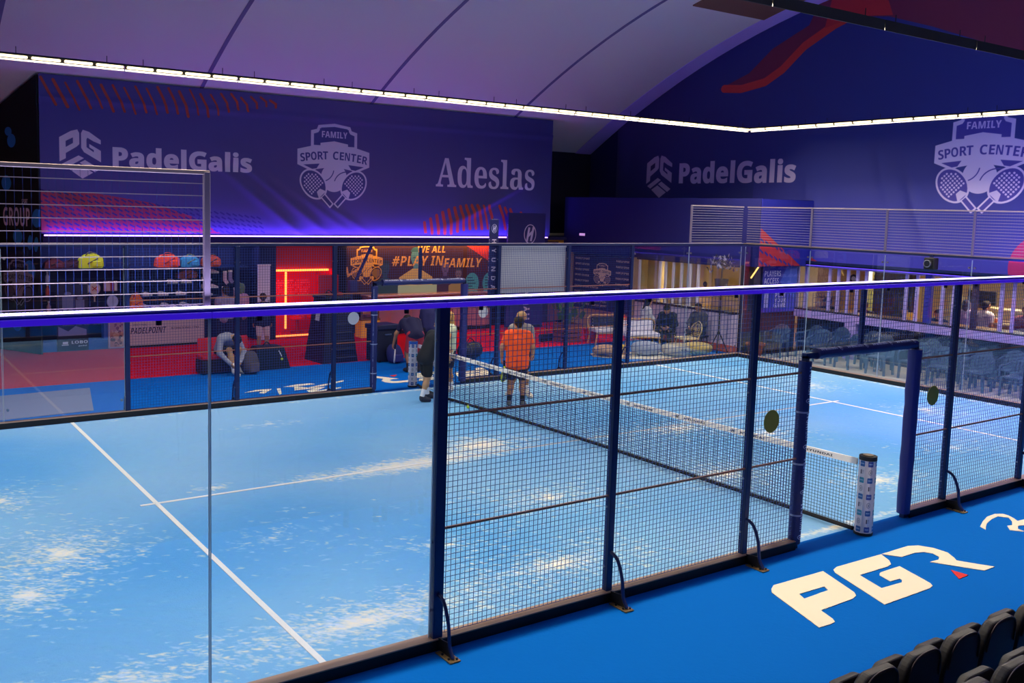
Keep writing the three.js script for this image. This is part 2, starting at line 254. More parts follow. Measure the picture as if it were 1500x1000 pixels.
{
  const k = 110, z0 = -12.9, y1 = 10.3, W = 1980, H = 880;   // 18 m x 8 m
  const tex = canvas(W, H, (x) => {
    x.fillStyle = '#2b3684'; x.fillRect(0, 0, W, H);
    const X = (a) => (a - z0) * k, Y = (b) => (y1 - b) * k, P = (pts, f) => { x.beginPath(); pts.forEach(([a, b], i) => (i ? x.lineTo(X(a), Y(b)) : x.moveTo(X(a), Y(b)))); x.closePath(); x.fillStyle = f; x.fill(); };
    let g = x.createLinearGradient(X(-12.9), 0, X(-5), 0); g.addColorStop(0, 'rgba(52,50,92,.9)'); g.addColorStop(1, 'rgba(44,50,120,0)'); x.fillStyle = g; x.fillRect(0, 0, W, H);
    g = x.createLinearGradient(0, Y(5.6), 0, Y(2.4)); g.addColorStop(0, 'rgba(74,66,180,0)'); g.addColorStop(1, 'rgba(84,70,200,.7)'); x.fillStyle = g; x.fillRect(X(-7), Y(5.6), W, 3.4 * k);  // violet glow at the banner foot, painted into the print
    P([[-8.5, 7.62], [-7.66, 7.52], [-6.9, 7.6], [-6.3, 7.85], [-5.6, 8.45], [-4.6, 8.95], [-3.9, 9.12], [-3, 8.98], [-1.8, 8.55], [0.5, 7.58], [3, 6.6], [5, 6.4], [5, 10.3], [-4.8, 10.3], [-5.4, 9.1], [-6.6, 8.6], [-7.4, 8.0]], '#7c2a46');
    streak(x, [[X(-8.3), Y(7.62)], [X(-7.66), Y(7.56)], [X(-6.8), Y(7.68)], [X(-6.2), Y(7.98)], [X(-5.5), Y(8.55)], [X(-4.6), Y(9.0)], [X(-4), Y(9.2)]], 26, '#d83c36');
    P([[-4.9, 8.95], [-4.0, 9.14], [-2.9, 9.0], [-3.4, 10.3], [-4.6, 10.3]], '#c83036');
    P([[-6.7, 3.45], [-5.7, 3.05], [-4.3, 2.4], [-6.7, 2.4]], '#b8303a'); for (let i = 0; i < 30; i++) { const a = -6.65 + (i % 10) * 0.24, b = 3.2 - Math.floor(i / 10) * 0.22 - (i % 10) * 0.09; streak(x, [[X(a), Y(b)], [X(a + 0.2), Y(b - 0.1)]], 7, '#3b2a86'); }
    x.fillStyle = '#c0246e'; x.beginPath(); x.arc(X(1.25), Y(2.75), 0.8 * k, 0, 7); x.fill();
    cube(x, X(-10.87), Y(5.1), 1.34, '#b9a9c9', '#34335e');
    x.fillStyle = '#c9b9dc'; x.save(); x.translate(X(-10.05), Y(4.78)); x.scale(1.16, 1.05); x.font = 'bold 88px sans-serif'; x.fillText('PadelGalis', 0, 0, 4.52 * k / 1.16); x.strokeStyle = '#c9b9dc'; x.lineWidth = 4; x.strokeText('PadelGalis', 0, 0, 4.52 * k / 1.16); x.restore();
    crest(x, X(-0.38), Y(5.22), 2.5, '#dccdf0', '#4c44a4');
  });
  const zc = -3.9, w = 18;
  const fold = (x, y) => { const z = zc + x, top = Math.min(10.29, vaultY(z) - 0.01), Yw = 2.44 + (y + 4) / 8 * (top - 2.44); let d = 0.012 * Math.sin(z * 1.7 + Yw * 0.6); for (const [cz, cy, sl, a, wd] of [[-5.05, 4, 7, 0.07, 0.1], [-4.7, 3.9, 5, 0.05, 0.09], [-1.95, 4.2, 3, 0.09, 0.12], [-1.7, 3.6, 2.6, 0.07, 0.1], [-2.9, 5, 4, 0.05, 0.1]]) { const q = (z - cz) + (Yw - cy) / sl, lim = Math.exp(-(((Yw - cy) / 0.9) ** 2)); d += a * lim * Math.exp(-((q / wd) ** 2)); } return [Yw, d]; };
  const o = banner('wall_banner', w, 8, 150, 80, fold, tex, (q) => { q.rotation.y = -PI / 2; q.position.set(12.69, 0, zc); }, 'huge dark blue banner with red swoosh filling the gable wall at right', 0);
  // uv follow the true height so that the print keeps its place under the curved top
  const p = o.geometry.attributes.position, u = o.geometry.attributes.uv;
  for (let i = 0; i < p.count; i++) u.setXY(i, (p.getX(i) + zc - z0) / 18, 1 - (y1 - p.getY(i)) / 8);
}
// ---------------------------------------------------------------- cafe shell at the right end
{
  struct('wall_cafe', [box(2.3, 1.83, 8.05, 11.6, 3.335, -8.92)], std(0x15186a, 0.8));   // navy fascia block above the lounge
  const tex = canvas(512, 256, (x, w, h) => { x.fillStyle = '#2228a0'; x.fillRect(0, 0, w, h); x.fillStyle = '#c02c38'; x.beginPath(); x.moveTo(0, 110); x.lineTo(400, 256); x.lineTo(0, 256); x.fill(); x.strokeStyle = '#3a2a90'; x.lineWidth = 9; for (let i = 0; i < 26; i++) { const a = (i % 9) * 46, b = 150 + Math.floor(i / 9) * 42 + (i % 9) * 9; x.beginPath(); x.moveTo(a, b); x.lineTo(a + 34, b + 14); x.stroke(); } });
  single('side_banner', box(2.24, 1.8, 0.02, 11.6, 3.34, -4.88), mapped(tex, 0.7), 'blue banner end with a red wedge above the players entrance panel', 'banner');
  struct('wall_lounge', [box(0.12, 1.06, 4.0, 10.47, 0.53, -7.4)], std(0xcdb8cf, 0.8));
  struct('trim_1', [box(0.03, 0.2, 4.02, 10.4, 0.1, -7.4)], std(0xc23a22, 0.7));
  struct('wall_menu', [box(0.14, 2.42, 3.5, 10.53, 1.21, -11.1)], std(0xb59a7c, 0.8));
  struct('wall_return', [box(2.3, 2.45, 0.12, 11.55, 1.22, -5.33)], std(0x20203a, 0.8));
  struct('wall_sill', [box(0.3, 0.2, 19.5, 12.72, 1.08, 4.5), box(0.16, 1.0, 0.32, 12.66, 0.5, -3.45)], std(0xbca4ec, 0.8));  // lilac carries the violet light on the sill as surface colour
  struct('wall_plinth', [box(0.12, 1.0, 19.5, 12.82, 0.5, 4.5)], std(0x1b1c3c, 0.9));
  struct('floor', [box(6.2, 0.06, 28.6, 15.9, -0.03, 0), box(2.2, 0.06, 7.7, 11.65, -0.03, -9.2)], std(0x8a6238, 0.6));
  struct('wall_cafe', [box(0.12, 3, 28.6, 18.6, 1.5, 0), box(6, 3, 0.12, 15.7, 1.5, 14.3), box(8.3, 3, 0.12, 14.5, 1.5, -14.3)], std(0xd8c492, 0.85));
  struct('ceiling', [box(6, 0.1, 28.6, 15.8, 2.98, 0), box(2.2, 0.1, 7.9, 11.7, 2.5, -9.2)], std(0xa98a5c, 0.9));
}
// ================================================================ LIGHT: ring of LED bars hung over the court edge
{
  const lit = glow(0xffe4b0, 3.4), H = 6.03, words = ['first', 'second', 'third', 'fourth', 'fifth', 'sixth', 'seventh', 'eighth', 'ninth', 'tenth'];
  let src;
  const lay = (x, z, turn, label, group) => {   // local +z points away from the court
    let t = src;
    if (!src) {
      t = src = thing('light_bar', label, 'light');
      part('housing', box(1.985, 0.03, 0.1, 0, 0.035, 0.0), M.black, t); part('skirt', box(1.985, 0.12, 0.012, 0, 0.0, 0.056), M.black, t);
      for (let i = 0; i < 4; i++) part('light_tube', rbox(0.44, 0.04, 0.06, 0.015, -1 + (i + 0.5) * 0.5, 0.0, 0), lit, t);
      for (const q of [-0.7, 0.7]) part('hanger', rod([q, 0.05, 0], [q, 0.16, 0], 0.006), M.dark, t);
    } else t = dup(src, 'light_bar', label);
    t.position.set(x, H, z); t.rotation.set(0, turn, 0); if (group) t.userData.group = group;
  };
  for (let i = 0; i < 10; i++) lay(-9 + 2 * i, -5.02, PI, words[i] + ' glowing LED bar from the left, above the far fence');
  for (let i = 0; i < 5; i++) lay(9.95, -4 + 2 * i, PI / 2, words[i] + ' glowing LED bar from the far corner, before the gable wall');
  for (let i = 3; i < 8; i++) lay(-9 + 2 * i, 5.0, 0, ['lower end of', 'second part of', 'third part of', 'fourth part of', 'right end of'][i - 3] + ' the dark bar row slanting across the upper right corner');
  for (const i of [0, 1, 2, 8, 9]) lay(-9 + 2 * i, 5.0, 0, words[i] + ' LED bar from the left in the near row, beyond the edge of the photo', 'LED bars beyond the edge of the photo');
  for (let i = 0; i < 5; i++) lay(-9.95, -4 + 2 * i, -PI / 2, words[i] + ' LED bar from the far corner, over the left court end beyond the photo', 'LED bars beyond the edge of the photo');
  const halo = (w, x, z, turn) => { const l = new THREE.RectAreaLight(0xfff0d6, LIGHT.halo, w, 0.07); l.position.set(x, H - 0.024, z); l.rotation.set(-PI / 2, 0, turn); l.castShadow = true; scene.add(l); };
  halo(20, 0, -5.02, 0); halo(20, 0, 5.0, 0); halo(10, 9.95, 0, PI / 2); halo(10, -9.95, 0, PI / 2);
}

// ================================================================ COURT ENCLOSURE
const grid = (w, h, cx, cy, wire, x0 = 0, y0 = 0, wx = wire) => {   // welded mesh in the xy plane, from (x0, y0)
  const g = [], nx = Math.round(w / cx), ny = Math.round(h / cy);
  for (let i = 0; i <= nx; i++) g.push(box(wx, h, wx, x0 + i * w / nx, y0 + h / 2, -wx * 0.5));
  for (let j = 0; j <= ny; j++) g.push(box(w, wire, wire, x0 + w / 2, y0 + j * h / ny, wire * 0.5));
  return g;
};
const ORD = ['first', 'second', 'third', 'fourth', 'fifth', 'sixth', 'seventh', 'eighth'];
const seamRail = std(0xb4705a, 0.5);
function meshPanel(label, w, h, y0, group) {     // hung in the xy plane, centred in x
  const t = thing('mesh_fence', label, 'fence panel', [0, 0, 0], 0, group);
  part('wire_mesh', grid(w - 0.09, h, 0.05, 0.05, 0.004, -(w - 0.09) / 2, y0), M.wire, t, null, 'stuff');
  for (const y of [1.06, 2.05]) if (y > y0 && y < y0 + h) part('seam_rail', box(w - 0.05, 0.018, 0.022, 0, y, 0), seamRail, t);
  return t;
}
function post(label, h, w, d, bracket, side) {   // side +1: foot on the +z side
  const t = thing('fence_post', label, 'post');
  part('upright', rbox(w, h - 0.09, d, 0.008, 0, 0.09 + (h - 0.09) / 2, 0), M.frame, t);
  for (const y of [0.35, 0.95, 1.9, 2.7]) part('bolt', cyl(0.012, 0.012, w + 0.024, 0, y, -side * 0.01, [0, 0, PI / 2], 8), M.steel, t);
  if (bracket) {
    const s = side, b = thing0('bracket', t);
    part('arm', tube([[0, 0.5, s * 0.03], [0, 0.46, s * 0.12], [0, 0.3, s * 0.2], [0, 0.1, s * 0.235], [0, 0.02, s * 0.29]], 0.018, 20, 6), M.frame, b);
    part('gusset', ext([[0.03, 0.0], [0.27, 0.0], [0.22, 0.12], [0.06, 0.1]].map(([a, c]) => [a, c]), 0.012, [0, 0.012, 0], [0, -s * PI / 2, 0]), M.black, b);
    part('foot_plate', rbox(0.11, 0.012, 0.24, 0.004, 0, 0.008, s * 0.21), std(0x8a7350, 0.4, 0.6), b);
    for (const [x, z] of [[-0.032, 0.17], [0.032, 0.22], [-0.032, 0.27], [0.03, 0.3]]) part('foot_bolt', cyl(0.011, 0.011, 0.02, x, 0.02, s * z, null, 6), M.black, b);
  }
  return t;
}
function thing0(name, parent) { const o = new THREE.Group(); o.name = name; parent.add(o); return o; }
{ // kerb rails under the fences
  const kerb = (label, len, x, z, turn) => { const t = thing('kerb_rail', label, 'rail', [x, 0, z], turn); part('top_plate', rbox(len, 0.012, 0.13, 0.004, 0, 0.1, 0), M.kerb, t); part('side_plate', [box(len, 0.094, 0.012, 0, 0.047, 0.055), box(len, 0.094, 0.012, 0, 0.047, -0.055)], M.black, t); };
  kerb('dark base rail along the near side, left of the near gate', 8.9, -5.6, 5.08, 0); kerb('dark base rail along the near side, right of the near gate', 4.9, 3.6, 5.08, 0);
  kerb('dark base rail along the far side, left of the far gate', 8.9, -5.6, -5.08, 0); kerb('dark base rail along the far side, right of the far gate', 8.9, 5.6, -5.08, 0);
  kerb('dark base rail under the glass of the right end wall', 10.16, 10.06, 0, PI / 2);
}
// near side: posts, mesh panels, gate, rail with violet light strip, glass
const NZ = 5.08, FZ = -5.08;
{
  const g = 'posts of the near fence';
  const p1 = post('thick dark post where the near glass ends and the mesh begins', 3, 0.1, 0.09, true, 1, g); p1.position.set(-6, 0, NZ);
  const p2 = post('slim dark post with a curved foot, second post of the near fence from the left', 3, 0.075, 0.07, true, 1, g); p2.position.set(-4, 0, NZ);
  dup(p2, 'fence_post', 'slim dark post with a curved foot just left of the near gate', [-2, 0, NZ]);
  dup(p2, 'fence_post', 'slim dark post with a curved foot just right of the near gate', [2, 0, NZ]);
  dup(p2, 'fence_post', 'slim dark post cut by the right edge of the photo', [4, 0, NZ]);
  const a = meshPanel('dark mesh panel of the near fence beside the glass', 2, 2.84, 0.12); a.position.set(-5, 0, NZ);
  dup(a, 'mesh_fence', 'dark mesh panel of the near fence, second from the glass', [-3, 0, NZ]);
  dup(a, 'mesh_fence', 'dark mesh panel at the right edge of the photo, right of the near gate', [3, 0, NZ]);
  const b = meshPanel('narrow dark mesh panel carrying an olive disc, left of the near gate', 0.92, 2.84, 0.12); b.position.set(-1.58, 0, NZ);
  dup(b, 'mesh_fence', 'narrow dark mesh panel carrying an olive disc, right of the near gate', [1.58, 0, NZ]);
  const c = meshPanel('low wide mesh panel above the opening of the near gate', 2.16, 0.62, 2.33); c.position.set(0, 0, NZ);
  const f = meshPanel('dark mesh panel of the far fence beside the far left glass', 2, 2.84, 0.12); f.position.set(-5, 0, FZ);
  dup(f, 'mesh_fence', 'dark mesh panel of the far fence behind which a seated man ties his shoe', [-3, 0, FZ]);
  dup(f, 'mesh_fence', 'dark mesh panel of the far fence carrying the large white board', [3, 0, FZ]);
  dup(f, 'mesh_fence', 'dark mesh panel of the far fence in front of the lounge benches', [5, 0, FZ]);
  const d = meshPanel('narrow mesh panel carrying a white disc, left of the far gate', 0.92, 2.84, 0.12); d.position.set(-1.58, 0, FZ);
  dup(d, 'mesh_fence', 'narrow mesh panel carrying a white disc, right of the far gate', [1.58, 0, FZ]);
  const e = meshPanel('low wide mesh panel above the opening of the far gate', 2.16, 0.62, 2.33); e.position.set(0, 0, FZ);
}
{ // far posts
  const p = post('dark post with curved foot where the far left glass ends', 3, 0.08, 0.08, true, -1); p.position.set(-6, 0, FZ);
  for (const [x, l] of [[-4, 'dark post of the far fence beside the seated man tying his shoe'], [-2, 'dark post of the far fence in front of the black steps'], [2, 'dark post of the far fence at the left edge of the white board'], [4, 'dark post of the far fence at the right edge of the white board'], [6, 'dark post of the far fence where the far right glass begins']]) dup(p, 'fence_post', l, [x, 0, FZ]);
}
function letterTex(txt, w, h, bg, fg, n, badge) { return canvas(w, h, (x) => { x.fillStyle = bg; x.fillRect(0, 0, w, h); x.fillStyle = fg; x.textBaseline = 'middle'; const s = w / n; for (let i = 0; i < n; i++) { slanted(x, s * i + s * 0.16, h / 2, h * 0.0062, fg); x.font = `bold ${h * 0.56}px sans-serif`; x.fillText(txt, s * i + s * 0.28, h / 2, s * 0.62); } }); }
const sleeveTex = letterTex('HYUNDAI', 1024, 64, '#1a2468', '#c9d4f2', 4);
const sleeve = mapped(sleeveTex, 0.55), padPlain = std(0x2c2f80, 0.5);
function padX(len, r, m) { // round pad lying along x with the print running along it
  const g = new THREE.CylinderGeometry(r, r, len, 18, 12); const p = g.attributes.position, u = g.attributes.uv;
  for (let i = 0; i < p.count; i++) { const y = p.getY(i); const a = Math.atan2(p.getZ(i), p.getX(i)); const w = 1 + 0.06 * Math.sin(y * 14); p.setX(i, p.getX(i) * w); p.setZ(i, p.getZ(i) * w); u.setXY(i, y / len + 0.5, 0.5 + a / (PI * 1.1)); }
  g.computeVertexNormals(); return g;
}
function gate(label, z, side) {
  const t = thing('gate_frame', label, 'gate', [0, 0, z]);
  const H = 2.24, mkV = (x, r, m, name, lab) => { const g = xf(padX(H - 0.12, r), [x, 0.06 + (H - 0.12) / 2, 0], [0, side > 0 ? -0.9 : 0.9, 0]); return part(name, g, m, t, lab); };
  part('frame_post', [box(0.06, H, 0.06, -1.1, H / 2, 0)], M.frame, t); part('frame_post', [box(0.06, H, 0.06, 1.1, H / 2, 0)], M.frame, t); part('frame_beam', box(2.26, 0.06, 0.06, 0, H, 0), M.frame, t);
  mkV(-1.1, 0.07, sleeve, 'post_pad', 'dark blue pad with white lettering'); mkV(1.1, 0.082, padPlain, 'post_pad', 'plain violet-blue pad');
  const b = xf(padX(2.0, 0.06), [0.08, H + 0.01, 0], [0, 0, PI / 2]); part('beam_pad', xf(b, [0, 0, 0]), sleeve, t, 'dark blue pad with white lettering');
  for (const y of [0.4, 1.0, 1.6]) part('strap', cyl(0.076, 0.076, 0.02, -1.1, y, 0, null, 18), std(0x9aa2c4, 0.6), t);
  part('drop_post', box(0.06, 2.96 - H, 0.04, 0, (2.96 + H) / 2, -0.045), M.frame, t);
  return t;
}
gate('padded gate frame in the near fence with lettered left post', NZ, 1);
gate('padded gate frame in the far fence behind the bending man', FZ, -1);
{ // discs on the mesh
  const olive = std(0x9a9438, 0.7), wht = std(0xd8d4d8, 0.7);
  const disc = (label, x, z, m) => { const t = single('mesh_disc', [cyl(0.125, 0.125, 0.008, 0, 0, 0, [PI / 2, 0, 0], 36)], m, label, 'disc'); t.position.set(x, 1.55, z); part('rim', xf(new THREE.TorusGeometry(0.122, 0.006, 6, 36)), m, t); return t; };
  disc('olive disc on the near mesh left of the near gate', -1.66, NZ + 0.02, olive); disc('olive disc on the near mesh right of the near gate', 1.55, NZ + 0.02, olive);
  disc('white disc on the far mesh left of the far gate', -1.58, FZ + 0.02, wht); disc('white disc on the far mesh right of the far gate', 1.6, FZ + 0.02, wht);
}
{ // near top rail with violet light strip
  const lens = glow(0x3c16e6, 0.6), led = glow(0xc4b0ff, 5);
  const bar = (label, x, len) => {
    const t = thing('light_rail', label, 'light', [x, 3.0, NZ], 0, 'sections of the violet light rail on the near fence');
    part('rail', [box(len, 0.06, 0.1, 0, 0.01, -0.005)], std(0x2010a0, 0.4, 0.2), t);
    part('lens', rbox(len - 0.004, 0.046, 0.016, 0.006, 0, 0.0, 0.054), lens, t);
    const g = []; for (let i = 0; i < len / 0.025; i++) g.push(box(0.02, 0.026, 0.02, -len / 2 + 0.0125 + i * 0.025, 0.052, 0.04)); part('light_beads', g, led, t, null, 'stuff');
    part('bead_strip', box(len, 0.012, 0.05, 0, 0.043, 0.03), std(0xd0c0ff, 0.4), t);
    for (const u of [-0.45, 0.45]) part('clamp', cyl(0.02, 0.02, 0.045, u * len * 0.7, -0.035, 0.03, null, 10), M.black, t);
    area(len, 0.05, 0xded4ff, LIGHT.rail, [x, 3.07, NZ + 0.12], [x, 4, NZ + 0.7]);
  };
  const nm = ['leftmost', 'second', 'third', 'fourth', 'fifth', 'sixth', 'seventh', 'rightmost'];
  for (let i = 0; i < 8; i++) bar(`${i === 0 || i === 7 ? nm[i] : nm[i] + ' from left'} section of the violet light rail along the near fence top`, -9 + 2 * i, 2);
}
{ // far and end top rails
  const t = thing('top_rail', 'pale top rail along the far fence', 'rail', [0, 3.02, FZ]); part('tube', rbox(20.1, 0.05, 0.06, 0.01, 0, 0, 0), M.frame, t); part('cap', box(20.1, 0.012, 0.075, 0, 0.03, 0), std(0xb8aab4, 0.4, 0.3), t);
  const e = thing('top_rail', 'pale top rail above the glass of the right end wall', 'rail', [10.06, 3.02, 0], PI / 2); part('tube', rbox(10.2, 0.05, 0.06, 0.01, 0, 0, 0), M.frame, e); part('cap', box(10.2, 0.012, 0.075, 0, 0.03, 0), std(0xa89468, 0.4, 0.3), e);
}
// glass panes
{
  const pane = (label, w, x, z, turn) => {
    const t = thing('glass_pane', label, 'glass', [x, 0.1, z], turn);
    part('pane', box(w - 0.016, 2.86, 0.012, 0, 1.435, 0), M.glass, t);
    part('edge', [box(0.006, 2.86, 0.014, -w / 2 + 0.006, 1.435, 0)], M.glassEdge, t); part('edge', [box(0.006, 2.86, 0.014, w / 2 - 0.006, 1.435, 0)], M.glassEdge, t);
    if (z < 0 || turn) for (const [a, b] of [[-1, 0.2], [1, 0.2], [-1, 2.7], [1, 2.7]]) part('clip', cyl(0.022, 0.022, 0.03, a * (w / 2 - 0.06), b, 0, [PI / 2, 0, 0], 12), M.steel, t);
    return t;
  };
  pane('large clear glass pane at the left edge of the photo, near side', 2, -9, NZ, 0); pane('large clear glass pane of the near side beside the thick post', 1.94, -7.03, NZ, 0);
  pane('clear glass pane of the far side at the left edge of the photo', 2, -9, FZ, 0); pane('clear glass pane of the far side over the grey patch', 1.95, -7.02, FZ, 0);
  pane('clear glass pane of the far side in front of the stone cushions', 1.95, 7.02, FZ, 0); pane('clear glass pane of the far side at the far corner', 2, 9, FZ, 0);
  const w = ['at the far corner', 'second from the far corner', 'in the middle, beyond the near gate', 'fourth from the far corner', 'fifth from the far corner'];
  for (let i = 0; i < 4; i++) pane('clear glass pane of the right end wall ' + w[i], 2, 10.06, -4 + 2 * i, PI / 2);
}
{ // meshes above the glass
  const top = (label, w, x, z, turn, cy, wire, frame) => {
    const t = thing('upper_mesh', label, 'fence panel', [x, 3.06, z], turn);
    const n = Math.round(0.94 / cy); part('wire_mesh', Array.from({ length: n }, (_, j) => box(w - 0.04, wire, wire, 0, (j + 0.2) * 0.94 / n, wire * 0.5)), M.wireLight, t, null, 'stuff');
    part('upright_wires', Array.from({ length: Math.round(w / 0.05) }, (_, j) => box(0.002, 0.94, 0.002, -w / 2 + 0.03 + j * 0.05, 0.47, -0.002)), M.wire, t, null, 'stuff');
    part('frame_rail', rbox(w, 0.03, 0.035, 0.006, 0, 0.95, 0), std(0xa89898, 0.4, 0.2), t);
    part('frame_post', rbox(0.045, 0.97, 0.045, 0.006, frame * (w / 2 - 0.02), 0.47, 0), M.galv, t);
    return t;
  };
  top('pale wire mesh above the near glass at the upper left of the photo', 2, -9, NZ, 0, 0.085, 0.0055, 1);
  top('pale wire mesh above the far right glass, before the navy block', 2, 9, FZ, 0, 0.062, 0.008, -1);
  for (let i = 0; i < 4; i++) top('pale wire mesh above the right end glass, ' + ['at the far corner', 'second from the far corner', 'third from the far corner', 'fourth from the far corner'][i], 2, 10.06, -4 + 2 * i, -PI / 2, 0.062, 0.007, 1);
}
{ // net
  const topY = (z) => 0.88 + 0.04 * (z / 5) ** 2, n = thing('court_net', 'black padel net with white top band across the blue court', 'net', [0, 0, 0]);
  const g = [], Z0 = -5.12, Z1 = 5.1, rows = 20, cols = 240;
  for (let j = 0; j <= rows; j++) for (let i = 0; i < 12; i++) { const za = Z0 + (Z1 - Z0) * i / 12, zb = Z0 + (Z1 - Z0) * (i + 1) / 12, f = j / rows; g.push(box(0.0038, 0.0038, zb - za + 0.002, 0, 0.05 + (topY((za + zb) / 2) - 0.07 - 0.05) * f, (za + zb) / 2)); }
  for (let i = 0; i <= cols; i++) { const z = Z0 + (Z1 - Z0) * i / cols, h = topY(z) - 0.09; g.push(box(0.0038, h, 0.0038, 0, 0.04 + h / 2, z)); }
  part('net_mesh', g, std(0x0c1830, 0.7), n, null, 'stuff');
  const bt = letterTex('HYUNDAI', 2048, 32, '#f2ece8', '#23232c', 10);
  const P = [], U = [], I = [], S = 40;
  for (let i = 0; i <= S; i++) { const z = Z0 + (Z1 - Z0) * i / S, y = topY(z); for (const [dx, dy, v] of [[-0.012, -0.075, 0], [-0.012, 0, 1], [0.012, 0, 1], [0.012, -0.075, 0]]) { P.push(dx, y + dy, z); U.push(dx < 0 ? i / S : 1 - i / S, v); } }
  for (let i = 0; i < S; i++) for (const [a, b] of [[0, 1], [1, 2], [2, 3], [3, 0]]) { const q = i * 4, r = q + 4; I.push(q + a, q + b, r + b, q + a, r + b, r + a); }
  const bg = new THREE.BufferGeometry(); bg.setAttribute('position', new THREE.Float32BufferAttribute(P, 3)); bg.setAttribute('uv', new THREE.Float32BufferAttribute(U, 2)); bg.setIndex(I);
  const bgn = bg.toNonIndexed(); bgn.computeVertexNormals(); part('top_band', bgn, mapped(bt, 0.8, { side: THREE.DoubleSide }), n);
  part('hem_cord', tube([[0, 0.05, 5.1], [0.01, 0.05, 4], [0, 0.05, 2], [0.0, 0.05, 0], [-0.03, 0.035, -2], [-0.1, 0.03, -3.2], [-0.16, 0.03, -4], [-0.08, 0.04, -4.7], [0, 0.05, -5.12]], 0.028, 60, 8), std(0x14161e, 0.8), n);
  const pt = canvas(512, 512, (x, w, h) => { x.fillStyle = '#d9d2da'; x.fillRect(0, 0, w, h); for (let r = 0; r < 9; r++) for (let c = 0; c < 6; c++) { const X = c * 85 + 10, Y = r * 57 + 8; if (r % 2 === 0) { x.fillStyle = ['#2a62a8', '#2b5aa0', '#2a8aa6', '#3a4fa0'][(r + c * 3) % 4]; x.beginPath(); x.roundRect(X, Y, 54, 38, 7); x.fill(); x.fillStyle = '#8fb0d8'; x.fillRect(X + 9, Y + 15, 36, 7); } else { x.strokeStyle = '#55566e'; x.fillStyle = '#6a6a80'; x.lineWidth = 3; if ((c + (r >> 1)) % 2) { x.beginPath(); x.arc(X + 27, Y + 20, 17, 0, 7); x.stroke(); x.fillRect(X + 20, Y + 12, 5, 17); x.fillRect(X + 29, Y + 12, 5, 17); } else { x.fillStyle = '#2d2d4a'; x.fillRect(X + 14, Y + 4, 10, 30); x.fillStyle = '#8a8aa0'; x.fillRect(X + 28, Y + 6, 18, 5); x.fillRect(X + 28, Y + 16, 18, 4); x.fillRect(X + 28, Y + 26, 14, 4); } } } });
  const np = (label, x, z, r, cap) => { const t = thing('net_post', label, 'net post', [x, 0, z]); part('padding', xf(toCreasedNormals(clean(new THREE.CylinderGeometry(r * 0.94, r, 0.9, 10, 4)), 0.5), [0, 0.48, 0]), mapped(pt, 0.6), t); part('cap', [cyl(r * 0.97, r * 0.97, 0.05, 0, 0.945, 0, null, 20)], cap, t); part('cap_plate', cyl(r * 0.6, r * 0.6, 0.012, 0, 0.975, 0, null, 16), M.brass, t); part('base_plate', cyl(r * 1.04, r * 1.04, 0.03, 0, 0.02, 0, null, 20), M.black, t); return t; };
  np('net post in white sponsor padding standing in the near gate', 0.06, 5.2, 0.105, M.dark); np('net post in white sponsor padding standing in the far gate', -0.06, -5.24, 0.1, std(0x1f5fc0, 0.6));
}
